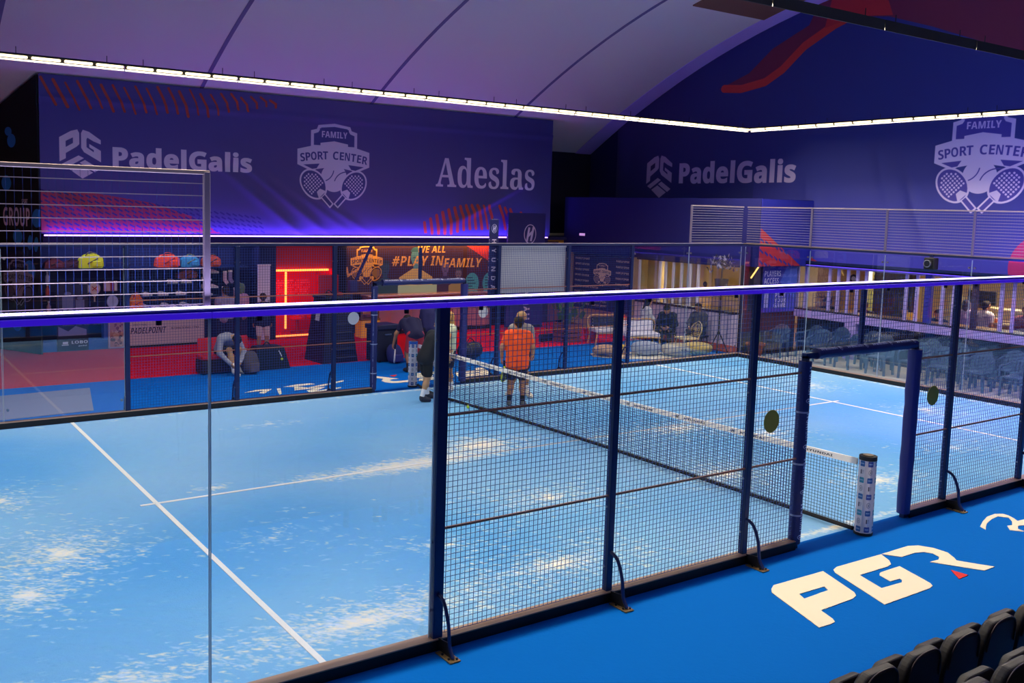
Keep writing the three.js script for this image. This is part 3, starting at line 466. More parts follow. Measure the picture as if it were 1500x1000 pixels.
// floor marks painted on the carpet
{
  const cream = std(0xf6ecd2, 0.85), T = 0.006;
  const Ppoly = [[-1.44, 5.71], [-1.66, 6.23], [-1.72, 6.29], [-1.82, 6.32], [-2.35, 6.33], [-2.42, 6.51], [-2.46, 6.56], [-2.54, 6.57], [-2.7, 6.56], [-2.41, 5.8], [-2.34, 5.74], [-2.24, 5.69]], Ph = [[-2.2, 5.97], [-1.8, 5.98], [-1.85, 6.06], [-2.25, 6.07]];
  const Gp = [[-1.2, 5.71], [-0.4, 5.73], [-0.5, 5.89], [-0.59, 5.97], [-0.69, 5.99], [-1.19, 5.98], [-1.31, 6.31], [-0.98, 6.33], [-0.91, 6.29], [-0.9, 6.26], [-1.06, 6.25], [-1.0, 6.09], [-0.95, 6.06], [-0.91, 6.05], [-0.56, 6.05], [-0.73, 6.5], [-0.78, 6.55], [-0.87, 6.57], [-1.67, 6.57], [-1.36, 5.8], [-1.3, 5.74]];
  const Rp = [[-0.39, 5.73], [0.13, 5.73], [0.26, 5.78], [0.34, 5.92], [0.34, 6.09], [0.24, 6.22], [0.18, 6.28], [0.37, 6.6], [0.15, 6.6], [-0.13, 6.15], [0.02, 6.16], [0.11, 6.12], [0.16, 6.02], [0.11, 5.94], [-0.01, 5.9], [-0.27, 5.9]], tri = [[-0.16, 6.4], [-0.14, 6.58], [-0.34, 6.59]];
  const Q = [[1.62, 5.79], [1.86, 5.7], [2.1, 5.63], [2.31, 5.62], [2.41, 5.67], [2.41, 5.74], [2.35, 5.84], [2.28, 5.92], [2.6, 5.94], [2.9, 5.86], [2.95, 5.95], [2.6, 6.04], [2.28, 6.0], [2.6, 6.2], [2.5, 6.28], [2.23, 6.06], [2.08, 6.02], [1.96, 6.08], [1.94, 6.16], [1.91, 6.16], [1.82, 6.05], [1.96, 5.95], [2.04, 5.97], [2.2, 5.89], [2.32, 5.79], [2.25, 5.69], [2.06, 5.71], [1.82, 5.77], [1.68, 5.83], [1.56, 5.89]];
  const t = thing('floor_logo', 'large cream letters and red wedge painted on the near blue carpet', 'floor logo');
  part('letter_p', slab(Ppoly, T, [Ph]), cream, t); part('letter_g', slab(Gp, T), cream, t); part('letter_r', slab(Rp, T), cream, t); part('red_wedge', slab(tri, T), std(0xe02020, 0.8), t, 'red wedge');
  tag(mesh(numbered('floor_logo'), slab(Q, T), cream, scene), 'small cream curl painted on the near carpet at the right edge', 'floor logo');
  const f = thing('floor_logo', 'cream letters painted on the far carpet, upside down, around the far gate', 'floor logo'); const rot = (p) => p.map(([x, z]) => [-x, -z]);
  part('letter_p', slab(rot(Ppoly), T, [rot(Ph)]), cream, f); part('letter_g', slab(rot(Gp), T), cream, f); part('letter_r', slab(rot(Rp), T), cream, f); part('red_wedge', slab(rot(tri), T), std(0xe02020, 0.8), f, 'red wedge');
  const s = thing('floor_logo', 'thin white script painted on the far carpet left of the far gate', 'floor logo');
  for (const p of [[[-3.44, -6.16], [-3.08, -6.34], [-2.82, -6.26], [-3.12, -5.91], [-3.2, -6.0], [-3.0, -6.2]], [[-2.71, -6.26], [-2.62, -6.28], [-2.82, -5.73], [-2.9, -5.67]], [[-2.51, -6.37], [-2.17, -6.5], [-1.84, -6.5], [-1.79, -6.38], [-2.2, -6.3], [-2.38, -6.13], [-2.08, -6.1], [-1.05, -6.51], [-1.11, -6.39], [-2.09, -5.96], [-2.45, -5.95], [-2.3, -6.28]], [[-2.24, -5.81], [-1.93, -6.0], [-1.73, -6.0], [-1.9, -5.85], [-2.12, -5.68], [-1.45, -5.85], [-1.49, -5.75], [-2.14, -5.55], [-2.26, -5.66]]]) part('stroke', slab(p, T), cream, s);
}
{ const b = single('padel_ball', ball(0.034, 0, 0.034, 0), std(0xc8f02a, 0.8), 'yellow ball on the court beside the net hem', 'ball'); b.position.set(-0.22, 0, -2.9); part('ball_seam', xf(new THREE.TorusGeometry(0.0338, 0.0015, 5, 30), [0, 0.034, 0], [0.5, 0.4, 0]), M.white, b); }
{ const b = single('white_board', rbox(1.92, 1.0, 0.04, 0.01, 3.01, 2.46, -5.17), std(0xcfc9cc, 0.75), 'blank white board hung behind the far mesh', 'board'); part('batten', box(1.94, 0.04, 0.05, 3.01, 2.97, -5.17), M.offwhite, b); part('batten', box(1.94, 0.03, 0.05, 3.01, 1.95, -5.17), M.offwhite, b); }

// ================================================================ SHOP under the long banner
{ // violet strip along the lower edge of the banner
  const t = thing('light_strip', 'thin violet light strip along the lower edge of the long banner', 'light', [1.75, 2.9, -12.66]);
  part('profile', box(15.5, 0.05, 0.05, 0, 0, -0.03), M.frame, t); part('tube', rbox(15.5, 0.035, 0.035, 0.012, 0, 0, 0.01), glow(0x9a70ff, 7), t);
  area(15.4, 0.05, 0x7a50ff, LIGHT.fascia, [1.75, 2.93, -12.6], [1.75, 4.2, -12.62]);
}
{ // unseen violet strip added over the cafe windows to wash banner and sill
  const t = thing('light_strip', 'added unseen violet light strip above the cafe windows', 'light', [12.53, 2.47, 2]);
  part('ledge', box(0.16, 0.03, 14.2, 0.02, 0.02, 0), M.frame, t); part('tube', rbox(0.04, 0.03, 14, 0.012, 0, 0.06, 0), glow(0x7a50ff, 2), t); part('lip', box(0.02, 0.1, 14.2, -0.05, 0.06, 0), M.frame, t);
  part('added_tube', rbox(0.03, 0.02, 14, 0.008, -0.02, -0.01, 0), glow(0x7a50ff, 1.5), t); area(0.06, 14, 0x9a70ff, LIGHT.fascia * 1.2, [12.5, 2.44, 2], [12.62, 1, 2]);
  area(0.06, 14, 0x7a50ff, LIGHT.fascia * 1.9, [12.54, 2.56, 2], [12.62, 4, 2]);
}
struct('wall_slat', [box(5.5, 2.72, 0.06, -3.2, 1.36, -13.62), box(0.5, 2.75, 1.4, -0.2, 1.37, -13.6)], std(0x1d2054, 0.8));
struct('trim_2', [box(3.1, 0.24, 0.5, -4.5, 0.12, -13.25)], std(0x1458c0, 0.7));
{
  const shelf = thing('shop_shelf', 'dark wall shelving of the shop with a long top shelf for bags', 'shelf', [0, 0, -13.25]);
  part('top_shelf', box(5.3, 0.04, 0.5, -3.35, 2.04, 0), M.frame, shelf);
  for (const [x, y, w] of [[-3.0, 1.6, 1.6], [-3.0, 1.28, 1.6], [-3.0, 0.98, 1.6], [-1.72, 1.85, 0.5], [-1.72, 1.65, 0.5], [-1.72, 1.45, 0.5], [-1.72, 1.25, 0.5], [-1.2, 1.55, 0.6], [-1.2, 1.2, 0.6]]) part('shelf_board', box(w, 0.025, 0.3, x, y, -0.12), M.frame, shelf);
  for (const x of [-5.95, -3.85, -2.05, -1.42, -0.9]) part('side_post', box(0.04, 2.7, 0.06, x, 1.35, -0.2), M.frame, shelf);
  for (let i = 0; i < 9; i++) part('wall_slat', box(2.0, 0.02, 0.02, -4.9, 0.7 + i * 0.15, -0.33), M.frame, shelf);
  const L = thing('shelf_lamp', 'hidden white tube lamp under the shop overhang', 'light', [-3.2, 2.78, -12.92]); part('tube', rbox(5, 0.03, 0.05, 0.012, 0, 0, 0), glow(0xdfe4ff, 2.5), L); part('housing', box(5.1, 0.03, 0.1, 0, 0.03, 0), M.frame, L);
  area(5, 0.06, 0xb8c0ff, LIGHT.shop, [-3.2, 2.75, -12.92], [-3.2, 0, -13.3]);
}
function gearBag(label, x, y, z, w, h, c, c2, turn = 0) {
  const t = thing('sports_bag', label, 'bag', [x, y, z], turn);
  part('body', ext([[-w / 2, 0.02], [-w / 2 + 0.03, 0], [w / 2 - 0.05, 0], [w / 2, 0.05], [w / 2 - 0.02, h * 0.7], [w * 0.2, h], [-w * 0.2, h * 0.95], [-w / 2 + 0.03, h * 0.62]], 0.26).translate(0, 0, 0), std(c, 0.7), t);
  part('flap', rbox(w * 0.5, 0.03, 0.28, 0.012, w * 0.06, h * 0.5, 0, [0, 0, 0.5]), std(c2, 0.7), t); part('strap', tube([[-w * 0.3, h * 0.7, 0.1], [-w * 0.1, h * 1.12, 0.14], [w * 0.2, h * 1.02, 0.12]], 0.016, 12, 6), std(c2, 0.7), t);
  part('pocket', rbox(w * 0.34, h * 0.4, 0.03, 0.012, w * 0.22, h * 0.3, 0.135), std(c, 0.6), t); return t;
}
gearBag('bright yellow racket bag on the top shelf of the shop', -4.83, 2.06, -13.2, 0.6, 0.36, 0xf2e21a, 0x5a4a20);
gearBag('orange-red sports bag on the top shelf of the shop', -2.9, 2.06, -13.2, 0.62, 0.34, 0xff4a1e, 0x9a1e10);
gearBag('teal and olive bag on the top shelf beside the orange-red bag', -2.3, 2.06, -13.25, 0.5, 0.3, 0x3a8fae, 0x6a6a3a);
gearBag('dark orange bag at the right end of the top shelf', -1.72, 2.06, -13.2, 0.5, 0.3, 0xc4482a, 0x2a1a20);
gearBag('dim brick-red bag at the left end of the top shelf', -5.7, 2.06, -13.25, 0.45, 0.24, 0x7a2a30, 0x3a1a28);
gearBag('long maroon bag on the top shelf left of the yellow bag', -5.25, 2.06, -13.3, 0.5, 0.2, 0x52202c, 0x301420);
gearBag('brown satchel hanging below the teal bag in the shop', -2.35, 1.75, -13.3, 0.55, 0.22, 0x7a4434, 0x4a2a24);
gearBag('orange rucksack standing on the left end of the white counter', -3.78, 0.92, -12.95, 0.34, 0.46, 0xe0702a, 0x8a2a4a);
function racket(name, label, p, rot, face, grip, rim) {
  const t = thing(name, label, 'racket', p); t.rotation.set(...rot);
  const s = new THREE.Shape(); s.absellipse(0, 0.33, 0.128, 0.145, 0, 2 * PI); for (let i = -2; i <= 2; i++) for (let j = -2; j <= 2; j++) if (i * i + j * j < 6) { const h = new THREE.Path(); h.absellipse(i * 0.035, 0.345 + j * 0.037, 0.008, 0.008, 0, 2 * PI); s.holes.push(h); }
  part('face', new THREE.ExtrudeGeometry(s, { depth: 0.03, bevelEnabled: false, curveSegments: 24 }).translate(0, 0, -0.015), std(face, 0.5), t);
  part('rim', xf(new THREE.TorusGeometry(0.128, 0.018, 8, 36), [0, 0.33, 0], [0, 0, 0], [1, 1.13, 1]), std(rim, 0.5), t);
  part('throat', [rod([-0.075, 0.22, 0], [-0.012, 0.12, 0], 0.014), rod([0.075, 0.22, 0], [0.012, 0.12, 0], 0.014)], std(rim, 0.5), t);
  part('grip', cyl(0.015, 0.017, 0.14, 0, 0.06, 0, null, 10), std(grip, 0.8), t); return t;
}
racket('padel_racket', 'plain white padel racket on the shop wall', [-4.98, 1.2, -13.28], [0, 0, 0], 0xe6dce2, 0xd8d0d8, 0xd8d0d8);
{ const r = racket('padel_racket', 'white padel racket with a red cross on the shop wall', [-4.72, 1.2, -13.28], [0, 0, 0], 0xecc8c8, 0xd8d0d8, 0xd0b8c0); part('cross', [box(0.16, 0.02, 0.006, 0, 0.33, 0.02, [0, 0, 0.7]), box(0.16, 0.02, 0.006, 0, 0.33, 0.02, [0, 0, -0.7])], M.red, r); }
racket('padel_racket', 'pale blue padel racket standing on a blue block in the shop', [-4.3, 0.86, -13.2], [0, 0, 0], 0xb6c0ee, 0x8a96e0, 0x9aa6e8);
single('display_block', rbox(0.5, 0.86, 0.3, 0.02, -4.3, 0.43, -13.22), std(0x5a86e0, 0.6), 'pale blue display block under the blue racket', 'block');
{ const s = single('picture_panel', rbox(0.34, 0.26, 0.03, 0.05, -4.32, 1.58, -13.3), std(0xd8b4c0, 0.6), 'small pink and white picture panel above the blue racket', 'panel'); part('stripe', box(0.1, 0.24, 0.01, -4.28, 1.58, -13.28), std(0x9a2a4a, 0.6), s); part('stripe', box(0.06, 0.22, 0.01, -4.2, 1.58, -13.28), M.white, s); }
{ // poster boards
  const t1 = canvas(256, 1024, (x, w, h) => { x.fillStyle = '#23264e'; x.fillRect(0, 0, w, h); x.fillStyle = '#6a6f9e'; for (const [a, b, s] of [[90, 250, 1], [190, 300, 0.8]]) { x.beginPath(); x.arc(a, b - 110 * s, 30 * s, 0, 7); x.fill(); x.fillRect(a - 45 * s, b - 75 * s, 90 * s, 190 * s); x.fillRect(a - 38 * s, b + 115 * s, 32 * s, 170 * s); x.fillRect(a + 8 * s, b + 115 * s, 32 * s, 170 * s); } x.fillStyle = '#8d86b2'; x.beginPath(); x.moveTo(10, 640); x.lineTo(90, 720); x.lineTo(150, 640); x.lineTo(240, 700); x.lineTo(240, 800); x.lineTo(10, 800); x.fill(); x.fillStyle = '#17183c'; x.fillRect(0, 790, w, 234); x.fillStyle = '#e4dcec'; x.font = 'bold 62px sans-serif'; x.fillText('LOBO', 112, 915, 140); x.font = 'bold 26px sans-serif'; x.fillText('padel', 172, 960); x.fillRect(44, 880, 44, 34); x.fillRect(36, 922, 56, 14); });
  single('poster_board', box(0.74, 1.66, 0.04, -5.32, 0.84, -12.98), [0, 1, 2, 3, 4, 5].map(() => 0) && mapped(t1, 0.6), 'dark poster board with two pale players and white lettering', 'poster');
  const t2 = canvas(128, 256, (x, w, h) => { x.fillStyle = '#b9a9cc'; x.fillRect(0, 0, w, h); x.fillStyle = '#c48a86'; x.fillRect(12, 10, 104, 236); for (let i = 0; i < 60; i++) { x.fillStyle = ['#d8a08a', '#8a4a5a', '#e0b8a8', '#4a2a48'][i % 4]; x.beginPath(); x.arc(rr(20, 108), rr(20, 236), rr(3, 13), 0, 7); x.fill(); } });
  single('poster_board', rbox(0.42, 0.84, 0.05, 0.02, -4.28, 0.44, -12.9), mapped(t2, 0.6), 'small pink patterned poster board left of the white counter', 'poster');
  const t3 = canvas(1024, 384, (x, w, h) => { x.fillStyle = '#cdb9c4'; x.fillRect(0, 0, w, h); x.fillStyle = '#2c2440'; for (let i = 0; i < 9; i++) { x.font = `bold ${rr(20, 32)}px sans-serif`; x.fillText(['TENIS', 'PADEL', 'PG', 'SPORT', 'PRO', 'POINT', 'CLUB', 'TENIS', 'PADEL'][i], 30 + i * 108, 60, 92); } x.save(); x.transform(1, 0, -0.2, 1, 60, 0); x.font = 'bold 96px sans-serif'; x.fillText('PADELPOINT', 0, 240, 470); x.restore(); x.font = '30px sans-serif'; x.fillText('TENIS Y PADEL', 40, 150); x.font = 'bold 28px sans-serif'; x.fillText('TU TIENDA DE PADEL Y TENIS', 560, 205, 420); });
  const c = single('shop_counter', rbox(1.98, 0.9, 0.55, 0.02, -2.98, 0.47, -13.18), mapped(t3, 0.6), 'white shop counter with dark printed lettering on the front', 'counter'); part('counter_top', rbox(2.04, 0.04, 0.6, 0.01, -2.98, 0.93, -13.18), M.offwhite, c); part('kick_plate', box(1.96, 0.05, 0.56, -2.98, 0.03, -13.16), M.dark, c);
}
{ // shoes on the shelves
  const up = ext([[-0.13, 0.02], [0.14, 0.02], [0.145, 0.045], [0.07, 0.075], [0.0, 0.105], [-0.06, 0.12], [-0.12, 0.115], [-0.14, 0.07]], 0.085), sole = rbox(0.29, 0.022, 0.095, 0.01, 0, 0.012, 0);
  const s0 = thing('sports_shoe', 'x', 'shoe'); part('upper', up, std(0xd6cbe0, 0.6), s0); part('sole', sole, M.white, s0); part('collar', rbox(0.09, 0.025, 0.08, 0.01, -0.09, 0.118, 0), M.dark, s0);
  const spots = [[-2.72, 1.613, 'first'], [-2.36, 1.613, 'second'], [-3.4, 1.293, 'third'], [-2.98, 1.293, 'fourth'], [-2.5, 1.293, 'fifth'], [-3.5, 0.993, 'x'], [-2.9, 0.993, 'x'], [-2.4, 0.993, 'x'], [-1.8, 1.863, 'x'], [-1.6, 1.863, 'x'], [-1.8, 1.663, 'x'], [-1.8, 1.463, 'x'], [-1.62, 1.463, 'x'], [-1.78, 1.263, 'x'], [-3.2, 0.953, 'c'], [-2.75, 0.953, 'c'], [-2.4, 0.953, 'c'], [-2.2, 0.953, 'c']];
  const rows = { 1.613: 'upper wide shelf', 1.293: 'middle wide shelf', 0.993: 'lowest wide shelf', 1.863: 'topmost narrow shelf', 1.663: 'second narrow shelf', 1.463: 'third narrow shelf', 1.263: 'lowest narrow shelf', 0.953: 'white counter' }, os = ['leftmost', 'second', 'third', 'fourth'];
  spots.forEach(([x, y, k], i) => { const k2 = spots.filter((q) => q[1] === y && q[0] < x).length, n = spots.filter((q) => q[1] === y).length, lab = `${n === 1 ? 'single' : k2 && k2 === n - 1 ? 'rightmost' : os[k2]} pale sports shoe on the ${rows[y]} of the shop`; const o = i ? dup(s0, 'sports_shoe', lab) : s0; o.position.set(x, y, k === 'c' ? -13.1 : -13.3); o.rotation.set(0, (i % 3) * 0.2 - 0.2, 0); o.userData = { label: lab, category: 'shoe', group: 'pale shoes on show in the shop' }; });
  const g0 = ext([[-0.05, 0], [0.05, 0], [0.045, -0.2], [0.1, -0.3], [0.04, -0.36], [-0.05, -0.26]], 0.03);
  [[-1.35, 1.92], [-1.2, 1.94], [-1.02, 1.9], [-1.38, 1.5], [-1.05, 1.46]].forEach(([x, y], i) => { const o = single('hanging_sock', g0, std(i % 2 ? 0x8f86b8 : 0xc9b4d2, 0.9), `pale sock hanging on the shop wall, ${['top left', 'top middle', 'top right', 'lower left', 'lower right'][i]} of five`, 'sock'); o.position.set(x, y, -13.1); part('cuff', box(0.11, 0.05, 0.04, 0, -0.01, 0), M.white, o); });
  [[-5.85, 1.72, 0xb8b0d8], [-5.85, 1.4, 0xd05a5a], [-5.83, 0.98, 0xc08aa0]].forEach(([x, y, c], i) => { const o = thing('wall_bottle', `small ${['pale', 'red and white', 'pink'][i]} bottle on the left edge of the shop wall`, 'bottle', [x, y, -13.2]); part('bottle_body', lathe([[0, 0], [0.05, 0], [0.05, 0.14], [0.02, 0.2], [0.02, 0.24], [0, 0.24]], 0, 0, 0, 14), std(c, 0.4), o); part('bottle_cap', cyl(0.024, 0.024, 0.03, 0, 0.25, 0), M.white, o); part('bracket', box(0.12, 0.015, 0.1, 0, -0.01, 0), M.frame, o); });
}
{ const d = single('white_door', rbox(0.36, 2.1, 0.05, 0.01, -0.33, 1.07, -12.85), std(0xd8cff0, 0.7), 'tall white door-like board left of the red alcove', 'door'); part('panel_rail', box(0.38, 0.03, 0.06, -0.33, 2.1, -12.84), M.offwhite, d); part('panel_handle', box(0.02, 0.18, 0.03, -0.2, 1.05, -12.81), M.steel, d); }
{ // red alcove
  const redW = std(0xd01018, 0.7);
  struct('wall_alcove', [box(0.08, 2.75, 1.3, 0.02, 1.37, -13.6), box(0.08, 2.75, 1.3, 1.9, 1.37, -13.6), box(1.9, 2.75, 0.06, 0.96, 1.37, -14.24), box(1.84, 0.05, 1.3, 0.96, 0.025, -13.6), box(1.84, 0.78, 0.08, 0.96, 2.36, -13.1)], redW);
  struct('column', [box(0.32, 2.75, 0.4, 2.1, 1.37, -13.15)], M.navyDark);
  const t = thing('neon_frame', 'glowing orange light tubes framing the red alcove', 'light', [0, 0, -13.0]); const o = glow(0xff8a3a, 3.2);
  part('top_tube', rbox(1.66, 0.06, 0.05, 0.02, 0.88, 1.93, 0), o, t); part('upright_tube', rbox(0.06, 1.62, 0.05, 0.02, 0.38, 1.08, 0), o, t); part('floor_tube', rbox(1.2, 0.05, 0.05, 0.02, 0.68, 0.07, 0), o, t);
  area(1.66, 0.06, 0xff3020, LIGHT.alcove, [0.88, 1.93, -13.05], [0.88, 1.3, -14.2]); area(1.2, 0.05, 0xff3020, LIGHT.alcove * 0.6, [0.68, 0.12, -13.0], [0.68, 1.4, -13.6]); area(0.06, 1.6, 0xff3020, LIGHT.alcove, [0.38, 1.08, -13.04], [0.6, 1.08, -14.2]);
  const pt = canvas(256, 128, (x, w, h) => { x.fillStyle = '#d01018'; x.fillRect(0, 0, w, h); x.fillStyle = '#f06a80'; for (let r = 0; r < 7; r++) for (let c = 0; c < 26; c++) if (rnd() < 0.8) x.fillRect(8 + c * 9.3, 8 + r * 16, rr(3, 8), 9); });
  single('wall_print', box(1.2, 0.55, 0.02, 1.1, 1.32, -14.19), mapped(pt, 0.7), 'red wall print with rows of pink lettering inside the alcove', 'print');
  const s = thing('round_stool', 'red round stool on the alcove floor, left of two', 'stool', [1.05, 0.05, -13.7]); part('seat_cushion', lathe([[0, 0.5], [0.2, 0.5], [0.24, 0.46], [0.22, 0.4], [0, 0.4]], 0, 0, 0), redW, s); part('pedestal', lathe([[0, 0.4], [0.05, 0.4], [0.05, 0.05], [0.2, 0.02], [0.2, 0], [0, 0]]), M.redDark, s);
  dup(s, 'round_stool', 'red round stool on the alcove floor, right of two', [1.55, 0.05, -13.6]);
  const b = single('red_board', rbox(0.62, 0.74, 0.05, 0.01, 1.66, 1.42, -12.9), std(0xb01420, 0.7), 'square red board standing behind the black steps', 'board'); part('easel_leg', rod([1.45, 1.1, -12.9], [1.4, 0, -12.85], 0.02), M.redDark, b); part('easel_leg', rod([1.85, 1.1, -12.9], [1.9, 0, -12.85], 0.02), M.redDark, b);
}
{ // black umpire steps
  const t = thing('umpire_steps', 'tall black tapering steps with a platform beside the red alcove', 'steps', [-0.1, 0, -9.08], 0.08);
  const fr = (w0, d0, w1, d1, h) => { const g = new THREE.CylinderGeometry(1, 1, h, 4, 1); g.rotateY(PI / 4); const p = g.attributes.position; for (let i = 0; i < p.count; i++) { const top = p.getY(i) > 0; p.setX(i, p.getX(i) * Math.SQRT1_2 * (top ? w1 : w0)); p.setZ(i, p.getZ(i) * Math.SQRT1_2 * (top ? d1 : d0)); } const q = g.toNonIndexed(); q.computeVertexNormals(); return xf(q, [0, h / 2, 0]); };
  part('body', fr(0.98, 0.9, 0.62, 0.62, 1.55), std(0x20182c, 0.5), t); part('platform', rbox(0.7, 0.06, 0.68, 0.02, 0, 1.56, 0), M.black, t);
  for (let i = 0; i < 5; i++) part('step_tread', rbox(0.56 - i * 0.03, 0.03, 0.14, 0.01, 0.14 - i * 0.012, 0.12 + i * 0.2, 0.46 - i * 0.035), std(0x2c2a38, 0.35), t);
  part('notice', box(0.004, 0.3, 0.2, -0.385, 1.15, 0.0, [0, 0, -0.11]), M.offwhite, t); part('rail', tube([[-0.3, 1.58, 0.3], [-0.32, 1.72, 0.3], [-0.26, 1.76, 0.3], [-0.1, 1.6, 0.3]], 0.014, 14, 6), M.black, t);
  part('seat_pad', rbox(0.36, 0.08, 0.34, 0.03, 0.1, 1.63, -0.08), M.redDark, t);
}
// ---------------------------------------------------------------- bar with printed wall
{
  const k = 170, x0 = 2.25, y1 = 2.75, W = 1020, H = 270;
  const tex = canvas(W, H, (x) => {
    x.fillStyle = '#3b1a2e'; x.fillRect(0, 0, W, H); const X = (a) => (a - x0) * k, Y = (b) => (y1 - b) * k;
    const man = (a, b, s, c1, c2, c3) => { x.fillStyle = c1; x.beginPath(); x.ellipse(X(a), Y(b), 0.19 * s * k, 0.28 * s * k, 0, 0, 7); x.fill(); x.fillRect(X(a) - 0.1 * s * k, Y(b - 0.2 * s), 0.2 * s * k, 0.3 * s * k); x.fillStyle = c2; x.beginPath(); x.moveTo(X(a - 0.62 * s), Y(b - 1.3 * s)); x.lineTo(X(a - 0.6 * s), Y(b - 0.62 * s)); x.lineTo(X(a - 0.13 * s), Y(b - 0.36 * s)); x.lineTo(X(a + 0.13 * s), Y(b - 0.36 * s)); x.lineTo(X(a + 0.6 * s), Y(b - 0.62 * s)); x.lineTo(X(a + 0.62 * s), Y(b - 1.3 * s)); x.fill(); x.fillStyle = c3; x.beginPath(); x.ellipse(X(a), Y(b + 0.15 * s), 0.2 * s * k, 0.15 * s * k, 0, PI, 2 * PI); x.fill(); x.fillStyle = 'rgba(20,40,60,.75)'; x.fillRect(X(a - 0.11 * s), Y(b - 0.01 * s), 0.08 * s * k, 4); x.fillRect(X(a + 0.03 * s), Y(b - 0.01 * s), 0.08 * s * k, 4); x.fillRect(X(a - 0.05 * s), Y(b - 0.15 * s), 0.1 * s * k, 4); };
    man(3.6, 1.95, 0.8, '#23465e', '#1f4a66', '#1a2e40'); man(4.68, 2.28, 1, '#5aa0aa', '#d8c06a', '#2a6a74'); man(5.75, 1.95, 0.75, '#6a5a86', '#3a2c58', '#4a3a66'); man(6.25, 1.75, 0.6, '#7a6a72', '#9a8a62', '#3a3a44');
    x.fillStyle = '#a8c8a8'; x.fillRect(X(4.05), Y(1.42), 1.4 * k, 0.3 * k);
    for (const a of [6.78, 7.46]) { x.fillStyle = '#4aa8b0'; x.beginPath(); x.ellipse(X(a), Y(1.42), 0.27 * k, 0.34 * k, 0, 0, 7); x.fill(); x.fillStyle = '#1d3a52'; for (let i = 0; i < 5; i++) x.fillRect(X(a - 0.18), Y(1.62 - i * 0.09), (0.2 + (i % 3) * 0.06) * k, 5); }
    x.fillStyle = '#c8341e'; x.beginPath(); x.moveTo(X(6.3), Y(2.75)); x.lineTo(X(7.9), Y(1.85)); x.lineTo(X(7.9), Y(2.75)); x.fill(); x.strokeStyle = '#7a1a18'; x.lineWidth = 3; for (let i = 0; i < 16; i++) { x.beginPath(); x.moveTo(X(6.6 + i * 0.1), Y(2.75)); x.lineTo(X(6.75 + i * 0.1), Y(1.8)); x.stroke(); }
    const y = '#e8b24e'; crest(x, X(2.97), Y(2.06), 1.84, y, '#3b1a2e');
    x.fillStyle = y; x.save(); x.transform(1, 0, -0.18, 1, 0, 0);
    const T = (s, a, b, h, w) => { x.font = `bold ${h * k}px sans-serif`; x.fillText(s, X(a) + 0.18 * Y(b), Y(b), w * k); }; T('#PLAY IN', 3.8, 2.0, 0.42, 2.0); T('WE ALL', 4.7, 2.4, 0.3, 1.05); T('FAMILY', 5.65, 1.94, 0.4, 1.65); x.restore();
    x.strokeStyle = '#e0a45a'; x.lineWidth = 12; x.beginPath(); x.moveTo(X(2.3), Y(2.0)); x.lineTo(X(2.36), Y(1.75)); x.lineTo(X(2.8), Y(2.0)); x.stroke();
  });
  single('wall_print', box(6.0, 1.6, 0.04, 5.25, 1.95, -13.05), mapped(tex, 0.65), 'maroon printed wall behind the bar with golden slogan and teal players', 'print');
  struct('wall_bar', [box(6.2, 2.75, 0.1, 5.3, 1.37, -13.2)], std(0x2a1626, 0.8));
  const c = thing('bar_counter', 'curved metallic bar counter below the printed wall', 'counter', [0, 0, 0]);
  const met = std(0xd098a4, 0.28, 0.5);
  for (let i = 0; i < 6; i++) part('front_panel', xf(new THREE.CylinderGeometry(0.42, 0.42, 0.98, 20, 1, false, -PI / 2.2, PI / 1.1).scale(1, 1, 0.35), [3.25 + i * 0.72, 0.6, -12.72]), met, c);
  part('front_base', box(4.4, 1.08, 0.24, 5.0, 0.56, -12.86), met, c); part('bar_top', rbox(4.5, 0.06, 0.5, 0.02, 5.0, 1.15, -12.76), std(0xc8a0a8, 0.25, 0.5), c); part('plinth', box(4.4, 0.1, 0.36, 5.0, 0.05, -12.76), M.black, c);
  const l = thing('bar_lamp', 'warm lamp strip under the overhang above the bar', 'light', [4.9, 2.76, -12.95]); part('tube', rbox(5.2, 0.03, 0.04, 0.012, 0, 0, 0), glow(0xffc070, 2.5), l); part('housing', box(5.3, 0.03, 0.08, 0, 0.03, 0), M.frame, l);
  area(5.2, 0.05, 0xffb060, LIGHT.bar, [4.9, 2.75, -12.88], [4.9, 1.2, -12.98]);
  const y = thing('yellow_cooler', 'glowing yellow drinks box at the left end of the bar', 'box', [2.66, 0.0, -12.35]); part('box_body', rbox(0.62, 0.5, 0.4, 0.03, 0, 0.25, 0), std(0xe0a030, 0.5, 0, { emissive: 0xc07010, emissiveIntensity: 0.35 }), y); part('box_lid', rbox(0.64, 0.06, 0.42, 0.02, 0, 0.53, 0), std(0x8a5a20, 0.5), y); part('glass_front', box(0.5, 0.22, 0.01, 0, 0.78, 0.15), std(0xb87848, 0.3), y); part('top_rail', box(0.62, 0.03, 0.3, 0, 0.92, 0.02), M.brass, y);
  for (const q of [-0.28, 0.28]) part('upright', box(0.03, 0.4, 0.03, q, 0.74, 0.14), M.brass, y);
  // blue light stand leaning beside the bar
  const s = thing('light_stand', 'dark blue stand with a slanting boom in front of the golden badge', 'stand', [2.1, 0, -12.3]); part('boom', rod([0.0, 1.4, 0], [0.62, 2.65, 0], 0.045), std(0x1a1a70, 0.5), s); part('column', rod([-0.02, 0, 0], [0.0, 1.45, 0], 0.05), M.frame, s); part('head', rbox(0.26, 0.34, 0.16, 0.04, 0.04, 1.5, 0), std(0x2a3070, 0.5), s);
}
